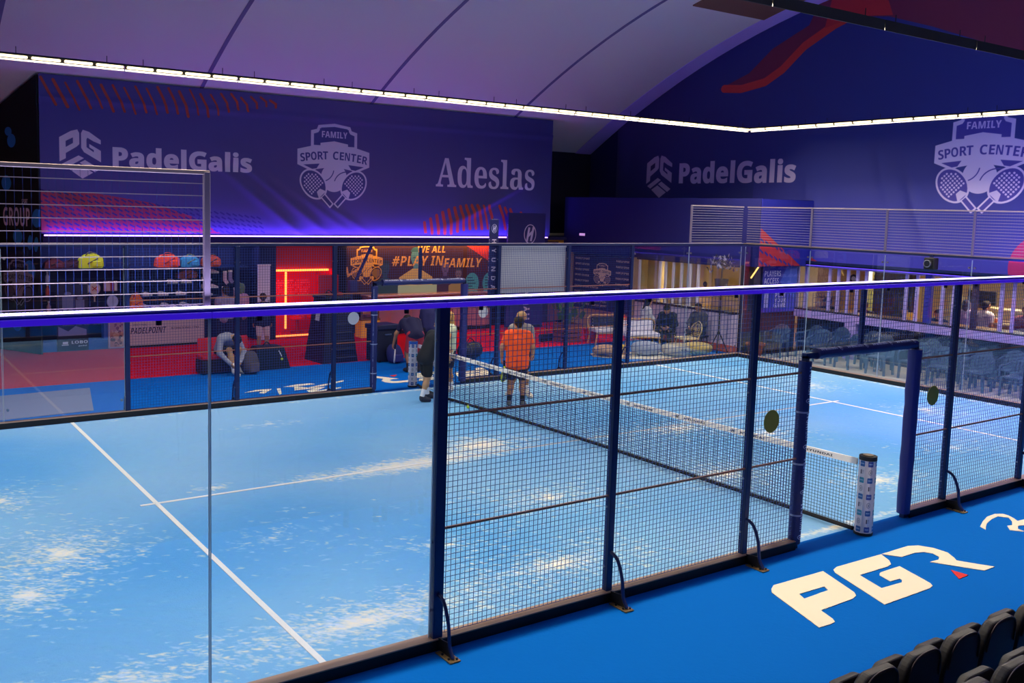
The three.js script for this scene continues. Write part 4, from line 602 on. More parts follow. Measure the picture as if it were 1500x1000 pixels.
{ // striped wall right of the bar and tall blue banner stand
  struct('wall_stripes', [box(2.2, 2.75, 0.1, 9.3, 1.37, -13.2)], std(0x4a3a78, 0.8));
  const t = thing('slat_screen', 'row of tall purple and pink panels on the wall right of the bar', 'panel', [0, 0, -13.1]); const cs = [0x6a4468, 0x8a5a6a, 0x57437e, 0x3d3a86, 0x4a3f8a, 0x33327a, 0x7a4f78, 0x8a5560];
  for (let i = 0; i < 8; i++) part('panel_board', rbox(0.26, 2.6, 0.06, 0.01, 8.42 + i * 0.28, 1.35, (i % 2) * 0.02), std(cs[i], 0.6), t);
  const tx = canvas(256, 640, (x, w, h) => { const g = x.createLinearGradient(0, 0, 0, h); g.addColorStop(0, '#27256e'); g.addColorStop(1, '#3a3a9a'); x.fillStyle = g; x.fillRect(0, 0, w, h); slanted(x, 150, 118, 1.05, '#c9bce8'); x.save(); x.translate(165, 610); x.rotate(-PI / 2); x.fillStyle = '#c9bce8'; x.font = 'bold 66px sans-serif'; x.fillText('HYUNDAI', 0, 0, 380); x.restore(); });
  const b = single('banner_stand', box(1.5, 3.66, 0.08, 8.45, 1.86, -12.45), mapped(tx, 0.6), 'tall blue banner stand with a pale oval emblem behind the white board', 'banner'); part('stand_base', rbox(1.3, 0.05, 0.4, 0.02, 8.45, 0.03, -12.45), M.black, b);
  const tv = canvas(96, 768, (x, w, h) => { x.fillStyle = '#191860'; x.fillRect(0, 0, w, h); slanted(x, 48, 80, 0.75, '#d8c8ea'); x.fillStyle = '#d8c8e4'; x.textAlign = 'center'; x.font = 'bold 66px sans-serif'; 'HYUNDAI'.split('').forEach((c, i) => { x.save(); x.translate(48, 190 + i * 80); x.rotate(PI / 2); x.fillText(c, 0, 22); x.restore(); }); });
  const v = single('post_banner', rbox(0.24, 1.95, 0.03, 0.01, 1.9, 2.6, -5.16), mapped(tv, 0.6), 'narrow upright navy banner with stacked white letters beside the white board', 'banner'); part('banner_pole', cyl(0.018, 0.018, 2.6, 1.9, 2.3, -5.19), M.frame, v);
}
// ---------------------------------------------------------------- lounge in the far right corner
{
  const tex = canvas(512, 384, (x, w, h) => { x.fillStyle = '#1c2156'; x.fillRect(0, 0, w, h); x.fillStyle = '#d8c8a8'; x.font = 'bold 20px sans-serif'; for (let r = 0; r < 7; r++) { x.fillText(['FAMILY SPORT', 'SPORT CENTER', 'FAMILY SPORT', 'SPORT CENTER', 'FAMILY SPORT', 'FAMILY SPORT CENTER', 'FAMILY SPORT'][r], 16, 34 + r * 40, r > 4 ? 240 : 130); x.fillText('FAMILY SPORT', 380, 34 + r * 40, 118); } x.fillText('FAMILY SPORT CENTER', 250, 280, 190); for (const yy of [330, 360]) x.fillText('SPORT CENTER   FAMILY SPORT', 16, yy, 320); crest(x, 262, 128, 1.55, '#e4d4b0', '#1c2156'); });
  const b = single('menu_board', box(0.05, 1.75, 2.75, 10.42, 1.5, -10.95), mapped(tex, 0.6), 'navy wall board with cream badge and rows of small lettering behind the lounge', 'board'); b.rotation.y = 0; part('board_frame', box(0.06, 0.04, 2.8, 10.41, 2.4, -10.95), M.frame, b);
  const wp = thing('slat_wall', 'pale grey upright slats at the inner corner beside the navy board', 'panel', [10.4, 0, -12.7]); for (let i = 0; i < 6; i++) part('slat', box(0.05, 2.3, 0.07, 0.02, 1.25, -0.26 + i * 0.1), std(0x9a8f88, 0.7), wp);
  // glazed upper part of the low white wall
  const g = thing('window_wall', 'warm lit glazing with slim white mullions above the low lounge wall', 'window', [10.47, 0, 0]);
  part('handrail', rbox(0.16, 0.06, 3.9, 0.02, 0, 1.1, -7.45), std(0x3a2426, 0.5), g);
  for (const z of [-9.3, -8.46, -8.22, -7.91, -7.59, -7.25, -6.95]) part('mullion', box(0.06, 1.28, 0.07, 0, 1.76, z), M.offwhite, g);
  for (const [a, c] of [[-9.25, -8.5], [-8.42, -8.26], [-8.18, -7.95], [-7.87, -7.63], [-7.55, -7.29], [-7.21, -6.99]]) part('pane', box(0.008, 1.26, c - a, 0, 1.76, (a + c) / 2), M.glass, g);
  part('head_rail', box(0.1, 0.06, 3.9, 0, 2.4, -7.45), M.frame, g);
  const d = single('yellow_door', rbox(0.05, 2.36, 0.46, 0.01, 11.2, 1.2, -7.3), std(0xd8b45a, 0.6), 'narrow yellow door with a dark round sign behind the lounge glazing', 'door'); part('door_sign', xf(new THREE.CylinderGeometry(0.08, 0.08, 0.012, 20), [11.165, 1.75, -7.3], [0, 0, PI / 2]), M.dark, d); part('door_rail', box(0.06, 0.06, 0.48, 11.17, 1.55, -7.3), M.dark, d);
  const pc = single('yellow_column', rbox(0.3, 2.4, 0.5, 0.02, 10.95, 1.2, -9.05), std(0xcaa860, 0.7), 'pale yellow column between the navy board and the glazing', 'column'); part('column_foot', box(0.32, 0.1, 0.52, 10.95, 0.05, -9.05), M.dark, pc);
  // printed entrance panel
  const te = canvas(256, 256, (x, w, h) => { const q = x.createLinearGradient(0, 0, w, h); q.addColorStop(0, '#2a2cb0'); q.addColorStop(1, '#3c4ce0'); x.fillStyle = q; x.fillRect(0, 0, w, h); x.fillStyle = '#3f63e6'; x.beginPath(); x.moveTo(130, 90); x.lineTo(180, 0); x.lineTo(256, 0); x.lineTo(256, 200); x.fill(); x.fillStyle = '#dcd4f8'; x.font = 'bold 42px sans-serif'; x.fillText('PLAYERS', 12, 60, 122); x.fillText('ACCESS', 12, 100, 108); x.font = 'bold 34px sans-serif'; x.fillText('PLAY', 96, 176, 90); x.fillText('YOUR', 96, 204, 84); x.fillText('GAME', 90, 232, 90); x.fillStyle = '#b8b0ee'; x.fillRect(20, 150, 30, 80); });
  const e = single('entrance_panel', box(1.5, 1.3, 0.03, 11.86, 1.78, -5.24), mapped(te, 0.6), 'blue printed panel announcing the players entrance', 'panel'); part('panel_edge', box(0.04, 1.32, 0.04, 11.1, 1.78, -5.24), M.frame, e);
  const st = single('glow_tube', rod([10.62, 2.1, -5.22], [10.95, 2.44, -5.22], 0.02), glow(0xffc060, 3), 'short slanting yellow light tube left of the entrance panel', 'light'); part('tube_clip', box(0.05, 0.05, 0.05, 10.78, 2.27, -5.25), M.dark, st);
  const ws = single('white_tube', box(0.9, 0.03, 0.03, 10.95, 2.56, -5.2), glow(0xe0d8ff, 1.6), 'thin white light tube above the silver-leaved plant', 'light'); part('tube_holder', box(0.06, 0.05, 0.06, 11.3, 2.56, -5.22), M.frame, ws);
}
{ const s = single('small_sign', box(0.02, 0.08, 0.26, 10.435, 3.03, -12.0), glow(0xd8a0f0, 0.8), 'tiny pinkish lit sign on the navy block near the inner corner', 'sign'); part('sign_base', box(0.01, 0.12, 0.3, 10.445, 3.03, -12.0), M.frame, s); }
function bench(label, x, z, turn, dark) {
  const t = thing('lounge_bench', label, 'bench', [x, 0, z], turn); const w = std(0xc89a5a, 0.5);
  part('seat_cushion', rbox(1.0, 0.12, 0.6, 0.05, 0, 0.42, 0), M.offwhite, t);
  for (const a of [-0.46, 0.46]) for (const b of [-0.27, 0.27]) part('leg', rod([a, 0.36, b], [a * 1.12, 0, b * 1.1], 0.022), w, t);
  part('seat_frame', [rod([-0.5, 0.35, 0.29], [0.5, 0.35, 0.29], 0.02), rod([-0.5, 0.35, -0.29], [0.5, 0.35, -0.29], 0.02)], w, t);
  part('back_frame', tube([[-0.5, 0.36, -0.28], [-0.52, 0.75, -0.33], [0, 0.8, -0.36], [0.52, 0.75, -0.33], [0.5, 0.36, -0.28]], 0.022, 30, 6), w, t);
  part('back_cushion', rbox(0.9, 0.3, 0.12, 0.05, 0, 0.62, -0.25, [-0.15, 0, 0]), dark ? M.dark : M.offwhite, t);
  return t;
}
{ const b = bench('wooden lounge bench with white seat and black striped cushion', 8.35, -8.3, -0.35, true); for (let i = 0; i < 3; i++) part('stripe', box(0.86, 0.03, 0.01, 0, 0.52 + i * 0.09, -0.185 - i * 0.014), M.offwhite, b); }
bench('wooden lounge bench with white cushions behind a fence post', 8.55, -7.25, -0.45, false);
single('red_cushion', rbox(0.34, 0.3, 0.12, 0.05, 8.76, 0.66, -8.2, ), M.red, 'red cushion on the right end of the striped bench', 'cushion');
{ const r = single('lounge_rug', slab([[6.35, -6.7], [6.6, -7.1], [7.3, -7.15], [8.3, -6.7], [9.1, -6.2], [9.05, -5.75], [8.3, -5.42], [7.4, -5.7], [6.7, -6.2]], 0.015), M.tan, 'cream irregular rug under the stone cushions', 'rug');
  const pouf = (label, x, z, r2, h, c, c2) => { const t = thing('stone_cushion', label, 'cushion', [x, 0.015, z]); const s = new THREE.SphereGeometry(1, 24, 14), p = s.attributes.position; for (let i = 0; i < p.count; i++) { const v = V().fromBufferAttribute(p, i), e = (a) => Math.sign(a) * Math.pow(Math.abs(a), 0.8); const k = 1 + 0.05 * Math.sin(v.x * 4 + x * 7) * Math.cos(v.z * 3 + z * 5); p.setXYZ(i, e(v.x) * r2 * k, e(v.y) * h / 2 + h / 2, e(v.z) * r2 * 0.9 * k); } s.computeVertexNormals(); part('cushion_body', s, std(c, 0.9), t); part('piping', xf(new THREE.TorusGeometry(r2 * 0.93, 0.012, 6, 40), [0, h * 0.5, 0], [PI / 2, 0, 0], [1.05, 0.95, 1]), std(c2, 0.9), t); };
  pouf('grey stone-shaped cushion on the cream rug', 7.85, -6.3, 0.4, 0.36, 0x8f8a96, 0x77727e); pouf('beige and grey stone-shaped cushion on the cream rug, third from left', 8.5, -5.85, 0.38, 0.34, 0xb4a68c, 0x8a8078); pouf('yellowish stone-shaped cushion near the low white wall', 9.28, -5.8, 0.4, 0.32, 0xc4a860, 0x8f8068); pouf('brown stone-shaped cushion at the left tip of the rug', 6.75, -6.65, 0.36, 0.28, 0xa88a6a, 0x8a6a50); pouf('small yellow stone-shaped cushion half hidden by a fence post', 7.3, -6.7, 0.22, 0.26, 0xd8b83a, 0xa88a30); }
{ // crate with plant, red pot, broom
  const t = thing('wooden_crate', 'brown wooden crate beside the red bucket', 'crate', [7.55, 0, -9.2]); const w = std(0x7a4030, 0.7); for (let j = 0; j < 4; j++) for (const [a, b, tn] of [[0, 0.27, 0], [0, -0.27, 0], [0.31, 0, PI / 2], [-0.31, 0, PI / 2]]) part('slat', box(tn ? 0.52 : 0.62, 0.1, 0.02, a, 0.07 + j * 0.14, b, [0, tn, 0]), w, t); for (const a of [-0.28, 0.28]) for (const b of [-0.24, 0.24]) part('corner_post', box(0.04, 0.56, 0.04, a, 0.28, b), w, t);
  const pot = thing('potted_plant', 'leafy green plant in a dark pot standing in the crate', 'plant', [7.55, 0.04, -9.2]); part('pot', lathe([[0, 0], [0.16, 0], [0.2, 0.44], [0.17, 0.44], [0.15, 0.4], [0, 0.4]]), M.dark, pot); const lf = std(0x3a6a30, 0.6); for (let i = 0; i < 14; i++) { const a = i * 2.4, r = 0.16 + (i % 4) * 0.08, y = 0.6 + (i % 5) * 0.13; part('leaf', ext([[0, 0], [0.09, 0.06], [0.12, 0.17], [0.05, 0.28], [0, 0.32], [-0.05, 0.28], [-0.12, 0.17], [-0.09, 0.06]], 0.006, [Math.cos(a) * r, y, Math.sin(a) * r], [0.9 * Math.sin(a), a, 0.9 * Math.cos(a)]), lf, pot); part('stem', rod([0, 0.38, 0], [Math.cos(a) * r, y + 0.02, Math.sin(a) * r], 0.006, 0.005, 5), lf, pot); }
  const rp = single('red_bucket', lathe([[0, 0], [0.15, 0], [0.2, 0.36], [0.21, 0.36], [0.21, 0.38], [0.19, 0.38], [0.14, 0.02], [0, 0.02]], 8.25, 0, -8.98, 24), M.red, 'plain red bucket standing beside the wooden crate', 'bucket'); part('bucket_handle', tube([[8.05, 0.36, -8.98], [8.25, 0.52, -8.98], [8.45, 0.36, -8.98]], 0.008, 14, 5), M.steel, rp);
  const br = thing('floor_broom', 'wide black floor broom standing on the red floor', 'broom', [7.05, 0, -9.5], 0.2); part('broom_head', rbox(0.62, 0.12, 0.16, 0.03, 0, 0.15, 0), M.black, br); part('bristles', box(0.58, 0.09, 0.12, 0, 0.05, 0), M.rubber, br); part('handle', rod([0, 0.2, 0], [0, 1.25, -0.1], 0.014), M.dark, br);
}
{ // tripod stand with pot and silvery plant
  const t = thing('plant_stand', 'tall black tripod carrying a dark pot with silvery leaves', 'plant', [10.0, 0, -5.7]);
  for (let i = 0; i < 3; i++) { const a = i * 2.1 + 0.4; part('tripod_leg', rod([0, 0.62, 0], [Math.cos(a) * 0.3, 0.01, Math.sin(a) * 0.3], 0.016), M.black, t); }
  part('pole', rod([0, 0.5, 0], [0, 1.72, 0], 0.024), M.black, t); part('cross_bar', rod([-0.2, 1.24, 0.15], [0.2, 1.24, -0.2], 0.014), M.black, t); part('pot', lathe([[0, 1.7], [0.15, 1.7], [0.19, 2.05], [0.17, 2.05], [0.16, 2.02], [0, 2.02]]), M.dark, t);
  const sv = std(0x9c94a4, 0.5, 0.2), dk = std(0x2c2838, 0.7); const g1 = [], g2 = []; for (let i = 0; i < 110; i++) { const a = rr(0, 2 * PI), b = rr(-0.2, 1.2), r = rr(0.12, 0.42), p = [Math.cos(a) * Math.cos(b) * r, 2.42 + Math.sin(b) * r * 0.9 - (r > 0.36 ? 0.1 : 0), Math.sin(a) * Math.cos(b) * r]; (i % 2 ? g1 : g2).push(ext([[0, -0.05], [0.03, 0], [0, 0.06], [-0.03, 0]], 0.004, p, [rr(-1, 1), a, rr(-1, 1)])); }
  part('silver_leaves', g1, sv, t, null, 'stuff'); part('dark_leaves', g2, dk, t, null, 'stuff'); part('trunk', rod([0, 2.0, 0], [0, 2.5, 0], 0.02), dk, t);
}
// ---------------------------------------------------------------- cafe windows, interior and chairs behind the end wall
{
  const W = thing('window_wall', 'long row of cafe windows at the right, mullions coloured lilac for violet light', 'window', [12.7, 0, 0]); const wm = std(0xbaa8ea, 0.6);  // violet light on the frames is put into this lilac
  const zs = [-5.25, -4.98, -4.23, -3.96, -3.67, -3.39, -3.13, -2.0, -1.71, -1.05, -0.76, 0.37, 0.64, 1.8, 2.1, 3.3, 4.6];
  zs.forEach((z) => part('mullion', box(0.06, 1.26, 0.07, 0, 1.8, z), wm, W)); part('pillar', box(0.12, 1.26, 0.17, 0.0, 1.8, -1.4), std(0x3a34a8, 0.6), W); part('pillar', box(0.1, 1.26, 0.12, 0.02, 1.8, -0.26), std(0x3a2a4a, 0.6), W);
  for (let i = 0; i + 1 < zs.length; i++) if (zs[i + 1] - zs[i] > 0.2 && i !== 8 && i !== 10) part('pane', box(0.008, 1.24, zs[i + 1] - zs[i] - 0.08, 0, 1.8, (zs[i] + zs[i + 1]) / 2), M.glass, W);
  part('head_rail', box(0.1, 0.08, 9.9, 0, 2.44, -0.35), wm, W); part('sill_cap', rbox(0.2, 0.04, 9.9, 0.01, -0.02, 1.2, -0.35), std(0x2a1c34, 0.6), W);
  // lamps inside
  for (let i = 0; i < 4; i++) { const l = thing('ceiling_lamp', ['first', 'second', 'third', 'fourth'][i] + ' warm ceiling panel inside the cafe from the far end', 'light', [15.2, 2.9, -8.5 + i * 4]); part('lamp_frame', box(1.3, 0.03, 0.7, 0, 0.01, 0), M.offwhite, l); part('diffuser', rbox(1.2, 0.03, 0.6, 0.01, 0, -0.015, 0), glow(0xffdc9a, 2.2), l); area(1.2, 0.6, 0xffe2ae, LIGHT.cafe, [15.2, 2.85, -8.5 + i * 4], [15.2, 0, -8.5 + i * 4]); }
  { const l = thing('ceiling_lamp', 'small warm ceiling panel behind the lounge glazing', 'light', [11.7, 2.43, -8.3]); part('lamp_frame', box(0.7, 0.02, 0.7, 0, 0.0, 0), M.offwhite, l); part('diffuser', rbox(0.6, 0.02, 0.6, 0.008, 0, -0.015, 0), glow(0xffdc9a, 2.2), l); area(0.6, 0.6, 0xffe2ae, LIGHT.cafe * 1.4, [11.7, 2.4, -8.3], [11.7, 0, -8.3]); }
  // bar inside
  const c = thing('cafe_bar', 'wooden cafe bar counter with pale top seen through the windows', 'counter', [15.9, 0, -0.2]); part('front', box(0.5, 1.05, 3.6, 0, 0.53, 0), std(0xb0823e, 0.6), c); part('top', rbox(0.7, 0.06, 3.8, 0.02, -0.05, 1.1, 0), M.tan, c); for (let i = 0; i < 9; i++) part('batten', box(0.03, 0.95, 0.04, -0.26, 0.52, -1.6 + i * 0.4), std(0x8a5a28, 0.6), c); part('upper_shelf', rbox(0.4, 0.05, 2.2, 0.02, -0.2, 1.48, -0.9), M.tan, c);
  const tv = single('black_monitor', rbox(0.06, 0.36, 0.74, 0.02, 15.46, 1.76, -1.5), M.black, 'wide black monitor standing above the cafe bar', 'monitor'); part('monitor_foot', box(0.1, 0.16, 0.2, 15.46, 1.56, -1.5), M.dark, tv);
  for (let i = 0; i < 5; i++) { const b = single('orange_cup', lathe([[0, 0], [0.035, 0], [0.045, 0.11], [0.04, 0.11], [0.03, 0.01], [0, 0.01]], 15.5, 1.13, -1.75 + i * 0.16, 12), std(0xe07a20, 0.5), `${['leftmost', 'second', 'middle', 'fourth', 'rightmost'][i]} orange cup of five on the cafe bar below the monitor`, 'cup'); part('cup_lid', cyl(0.046, 0.046, 0.012, 15.5, 1.245, -1.75 + i * 0.16), M.offwhite, b); }
  const cur = thing('striped_curtain', 'olive brown pleated curtain inside the cafe window', 'curtain', [14.3, 0, -3.3]); const cg = new THREE.PlaneGeometry(1.25, 2.7, 60, 1), cp = cg.attributes.position; for (let i = 0; i < cp.count; i++) cp.setZ(i, 0.04 * Math.sin(cp.getX(i) * 40)); cg.computeVertexNormals(); part('cloth', xf(cg, [0, 1.38, 0], [0, -PI / 2, 0]), std(0x8a7a4a, 0.9, 0, { side: THREE.DoubleSide }), cur); part('curtain_rod', rod([0, 2.74, -0.7], [0, 2.74, 0.7], 0.015), M.brass, cur);
  const yc = single('yellow_lantern', rbox(0.18, 0.2, 0.18, 0.05, 12.98, 1.31, -2.0), std(0xf0b020, 0.5, 0, { emissive: 0xe08a10, emissiveIntensity: 0.5 }), 'small glowing yellow lantern on the cafe window ledge', 'lantern'); part('lantern_cap', cyl(0.05, 0.07, 0.04, 12.98, 1.43, -2.0), M.dark, yc);
  single('inner_ledge', box(0.5, 0.04, 9.8, 13.1, 1.19, -0.35), std(0x8a6238, 0.6), 'brown wooden ledge along the inside of the cafe windows', 'ledge');
  for (const [y, z, h, l] of [[1.9, -4.75, 0.5, 'left'], [1.9, -4.4, 0.5, 'right']]) { const w = single('wall_lamp', rbox(0.05, h, 0.1, 0.02, 15.4, y + 0.2, z), glow(0xfff0c8, 3), `upright white wall lamp inside the cafe, ${l} of a pair`, 'light'); part('lamp_back', box(0.03, h + 0.1, 0.14, 15.45, y + 0.2, z), M.brass, w); }
  single('inner_partition', box(0.1, 2.9, 1.6, 15.6, 1.45, -4.6), std(0x9aa060, 0.8), 'olive partition behind the pair of wall lamps in the cafe', 'partition');
  const gs = single('green_sign', box(0.04, 0.16, 0.9, 15.4, 2.5, -6.3), glow(0x40c060, 1.2), 'small green lit sign high inside the cafe', 'sign'); part('sign_frame', box(0.03, 0.2, 0.96, 15.43, 2.5, -6.3), M.dark, gs);
  for (const [z, c2, l] of [[-5.6, 0xb08a4a, 'ochre'], [-7.2, 0x6a4a2a, 'dark brown']]) { const p2 = single('wall_panel', rbox(0.06, 2.4, 1.2, 0.01, 17.2, 1.25, z), std(c2, 0.7), l + ' wall panel deep inside the cafe', 'panel'); part('panel_rail', box(0.05, 0.05, 1.2, 17.16, 1.2, z), M.brass, p2); }
  const sg = single('round_notice', xf(new THREE.CylinderGeometry(0.13, 0.13, 0.02, 24), [14.35, 2.05, -4.6], [0, 0, PI / 2]), M.dark, 'small dark round notice on a yellow door in the cafe', 'sign'); part('notice_face', xf(new THREE.CylinderGeometry(0.07, 0.07, 0.024, 24), [14.35, 2.05, -4.6], [0, 0, PI / 2]), M.offwhite, sg);
  const yd = single('yellow_door', rbox(0.06, 2.5, 0.7, 0.01, 14.4, 1.27, -4.6), std(0xe0a840, 0.6), 'yellow door with round notice inside the cafe windows', 'door'); part('door_handle', cyl(0.015, 0.015, 0.14, 14.35, 1.1, -4.35), M.steel, yd);
}
{ // grey plastic armchairs on the beige floor behind the end glass
  const m = std(0x3c4e66, 0.6), t = thing('plastic_armchair', 'x', 'chair');
  part('seat', rbox(0.46, 0.04, 0.44, 0.018, 0, 0.43, 0), m, t);
  { const bs = new THREE.Shape(); bs.moveTo(-0.24, 0); bs.lineTo(0.24, 0); bs.bezierCurveTo(0.27, 0.3, 0.2, 0.44, 0, 0.45); bs.bezierCurveTo(-0.2, 0.44, -0.27, 0.3, -0.24, 0); for (let i = -2; i <= 2; i++) { const h = new THREE.Path(); h.moveTo(i * 0.075 - 0.012, 0.08); h.lineTo(i * 0.075 + 0.012, 0.08); h.lineTo(i * 0.075 + 0.012, 0.33); h.lineTo(i * 0.075 - 0.012, 0.33); bs.holes.push(h); } part('backrest', xf(new THREE.ExtrudeGeometry(bs, { depth: 0.022, bevelEnabled: true, bevelSize: 0.005, bevelThickness: 0.005, bevelSegments: 1 }), [0, 0.43, -0.22], [-0.22, 0, 0]), m, t); }
  for (const s of [-1, 1]) { part('leg', ext([[-0.03, 0.43], [0.03, 0.43], [0.045, 0], [0.0, 0]].map(([a, b]) => [a * s, b]), 0.04, [s * 0.21, 0, 0.2]), m, t); part('leg', ext([[-0.03, 0.43], [0.03, 0.43], [0.05, 0], [0.0, 0]].map(([a, b]) => [a * s, b]), 0.04, [s * 0.21, 0, -0.22]), m, t); part('armrest', tube([[s * 0.24, 0.72, -0.28], [s * 0.27, 0.66, -0.05], [s * 0.27, 0.64, 0.18], [s * 0.25, 0.42, 0.22]], 0.022, 20, 6), m, t); }
  const P = [[11.05, -4.6, -1.4], [11.75, -4.1, -1.7], [11.1, -3.3, -1.3], [11.15, -2.5, -1.8], [11.75, -2.05, -1.6], [11.1, -1.6, -1.5], [11.2, -0.8, -1.7], [11.05, -0.05, -1.35], [11.75, 0.35, -1.8], [11.1, 0.75, -1.5], [12.05, -3.5, -1.6], [12.15, -2.6, -1.5], [12.05, -1.0, -1.6], [12.05, 1.0, -1.5], [11.2, 1.55, -1.6], [12.1, -0.35, -1.6]];
  P.forEach(([x, z, a], i) => { const front = x < 11.4, n = ['first', 'second', 'third', 'fourth', 'fifth', 'sixth', 'seventh', 'eighth', 'ninth', 'tenth'], k = P.filter((q) => (q[0] < 11.4) === front && q[1] < z).length; const lab = `blue-grey plastic armchair behind the end glass, ${n[k]} from the far end of the ${front ? 'front' : 'rear'} row`; const o = i ? dup(t, 'plastic_armchair', lab) : t; o.userData.label = lab; o.position.set(x, 0, z); o.rotation.set(0, a, 0); });
  const pot = thing('cactus_pot', 'terracotta pot with a small green cactus beside the armchairs', 'plant', [10.62, 0, -4.95]); part('pot', lathe([[0, 0], [0.16, 0], [0.24, 0.3], [0.27, 0.3], [0.27, 0.36], [0.23, 0.36], [0.2, 0.3], [0, 0.3]], 0, 0, 0, 24), std(0xa0583c, 0.8), pot); part('cactus', lathe([[0, 0.3], [0.1, 0.32], [0.13, 0.5], [0.1, 0.66], [0, 0.7]]), std(0x50703a, 0.8), pot);
  const cam = thing('wall_camera', 'black box camera with a round lens on the end wall rail', 'camera', [10.02, 2.84, 0.12], -PI / 2); part('camera_body', rbox(0.24, 0.26, 0.2, 0.03, 0, 0, 0), M.black, cam); part('lens', cyl(0.075, 0.085, 0.08, 0, 0, 0.12, [PI / 2, 0, 0], 24), M.dark, cam); part('lens_ring', xf(new THREE.TorusGeometry(0.075, 0.01, 8, 28), [0, 0, 0.165]), M.steel, cam); part('mount', box(0.06, 0.1, 0.06, 0, 0.15, 0), M.frame, cam);
}
// ---------------------------------------------------------------- bench, bags and boxes on the far carpet
{
  const b = thing('low_bench', 'low dark bench with red seat pads under the man tying his shoe', 'bench', [-2.95, 0, -8.62], 0.05); part('bench_box', rbox(1.25, 0.3, 0.4, 0.02, 0, 0.17, 0), std(0x2a1a22, 0.7), b); part('seat_pad', rbox(0.6, 0.1, 0.42, 0.03, -0.32, 0.37, 0), M.red, b); part('seat_pad', rbox(0.6, 0.1, 0.42, 0.03, 0.32, 0.37, 0), M.red, b); part('backrest', rbox(1.2, 0.3, 0.06, 0.03, 0.02, 0.62, -0.2), M.red, b);
  const pk = (label, x, z, w, h, d, c, c2, turn, lean) => { const t = thing('backpack', label, 'bag', [x, 0, z], turn); const g = new THREE.SphereGeometry(1, 22, 16), p = g.attributes.position; const e = (a, q) => Math.sign(a) * Math.pow(Math.abs(a), q); for (let i = 0; i < p.count; i++) { const v = V().fromBufferAttribute(p, i); const y = e(v.y, 0.65); p.setXYZ(i, e(v.x, 0.6) * w / 2 * (1 - 0.18 * Math.max(0, y)), y * h / 2 + h / 2, e(v.z, 0.6) * d / 2 * (1 - 0.2 * Math.max(0, y)) - lean * (y + 1) / 2); } g.computeVertexNormals(); part('bag_body', g, std(c, 0.85), t); part('front_pocket', rbox(w * 0.66, h * 0.4, 0.07, 0.03, 0, h * 0.3, d / 2 - 0.01), std(c2, 0.85), t); part('top_handle', tube([[-0.05, h - 0.02, -lean], [0, h + 0.05, -lean], [0.05, h - 0.02, -lean]], 0.01, 10, 5), M.black, t); for (const s of [-1, 1]) part('strap', tube([[s * w * 0.28, h * 0.86, -d * 0.35 - lean], [s * w * 0.34, h * 0.5, -d * 0.62], [s * w * 0.3, h * 0.12, -d * 0.45]], 0.014, 14, 5), M.black, t); return t; };
  pk('grey backpack on the far carpet beside the seated man', -2.55, -8.12, 0.4, 0.52, 0.3, 0x4f4750, 0x5d525a, 0.3, 0.06);
  pk('blue backpack on the far carpet leaning on a black box', 1.12, -8.02, 0.4, 0.46, 0.28, 0x23266a, 0x2e2f7a, 0.2, 0.08);
  pk('light grey backpack beside the blue backpack', 1.55, -8.0, 0.34, 0.48, 0.26, 0x8a8690, 0x6c6874, -0.5, 0.1);
  const k = thing('racket_case', 'large black racket case with a white stripe and yellow dot', 'bag', [-1.88, 0, -8.6], 0.05); part('case_body', ext([[-0.42, 0], [0.42, 0], [0.26, 0.5], [0.18, 0.54], [-0.38, 0.54], [-0.42, 0.48]], 0.36), std(0x101a26, 0.6), k); part('stripe', box(0.02, 0.16, 0.006, 0.16, 0.36, 0.183, [0, 0, 0.5]), M.white, k); part('yellow_dot', cyl(0.03, 0.03, 0.008, 0.2, 0.23, 0.183, [PI / 2, 0, 0]), std(0xd0e020, 0.6), k); part('carry_handle', tube([[-0.2, 0.54, 0], [-0.1, 0.62, 0], [0.0, 0.54, 0]], 0.014, 12, 6), M.black, k); part('seam', box(0.01, 0.5, 0.366, -0.05, 0.26, 0), M.black, k);
  const x = thing('equipment_box', 'tall black equipment box behind the far gate post', 'box', [1.0, 0, -8.5], 0.1); part('box_body', rbox(0.6, 0.78, 0.5, 0.02, 0, 0.41, 0), std(0x151a34, 0.5), x); part('box_lid', rbox(0.66, 0.12, 0.56, 0.02, 0, 0.86, 0), std(0x1c2044, 0.5), x); part('box_handle', box(0.2, 0.03, 0.03, 0, 0.68, 0.26), M.steel, x); for (const s of [-0.22, 0.22]) part('box_wheel', cyl(0.04, 0.04, 0.04, s, 0.04, 0.22, [0, 0, PI / 2]), M.black, x);
  const d = thing('duffel_bag', 'dark duffel bag with yellow zip lying behind the far gate', 'bag', [3.2, 0, -7.85], 0.25); part('duffel_body', xf(new THREE.CapsuleGeometry(0.2, 0.4, 8, 20), [0, 0.21, 0], [0, 0, PI / 2]), std(0x10131f, 0.6), d); part('zip', tube([[-0.26, 0.36, 0.1], [0, 0.39, 0.1], [0.26, 0.36, 0.1]], 0.008, 10, 5), std(0xb8b030, 0.6), d); for (const s of [-1, 1]) part('strap_band', xf(new THREE.TorusGeometry(0.203, 0.012, 6, 28), [s * 0.16, 0.21, 0], [0, PI / 2, 0]), std(0x5a5a66, 0.7), d); part('carry_handle', tube([[-0.16, 0.4, 0.02], [0, 0.52, 0], [0.16, 0.4, 0.02]], 0.013, 12, 6), M.black, d);
}
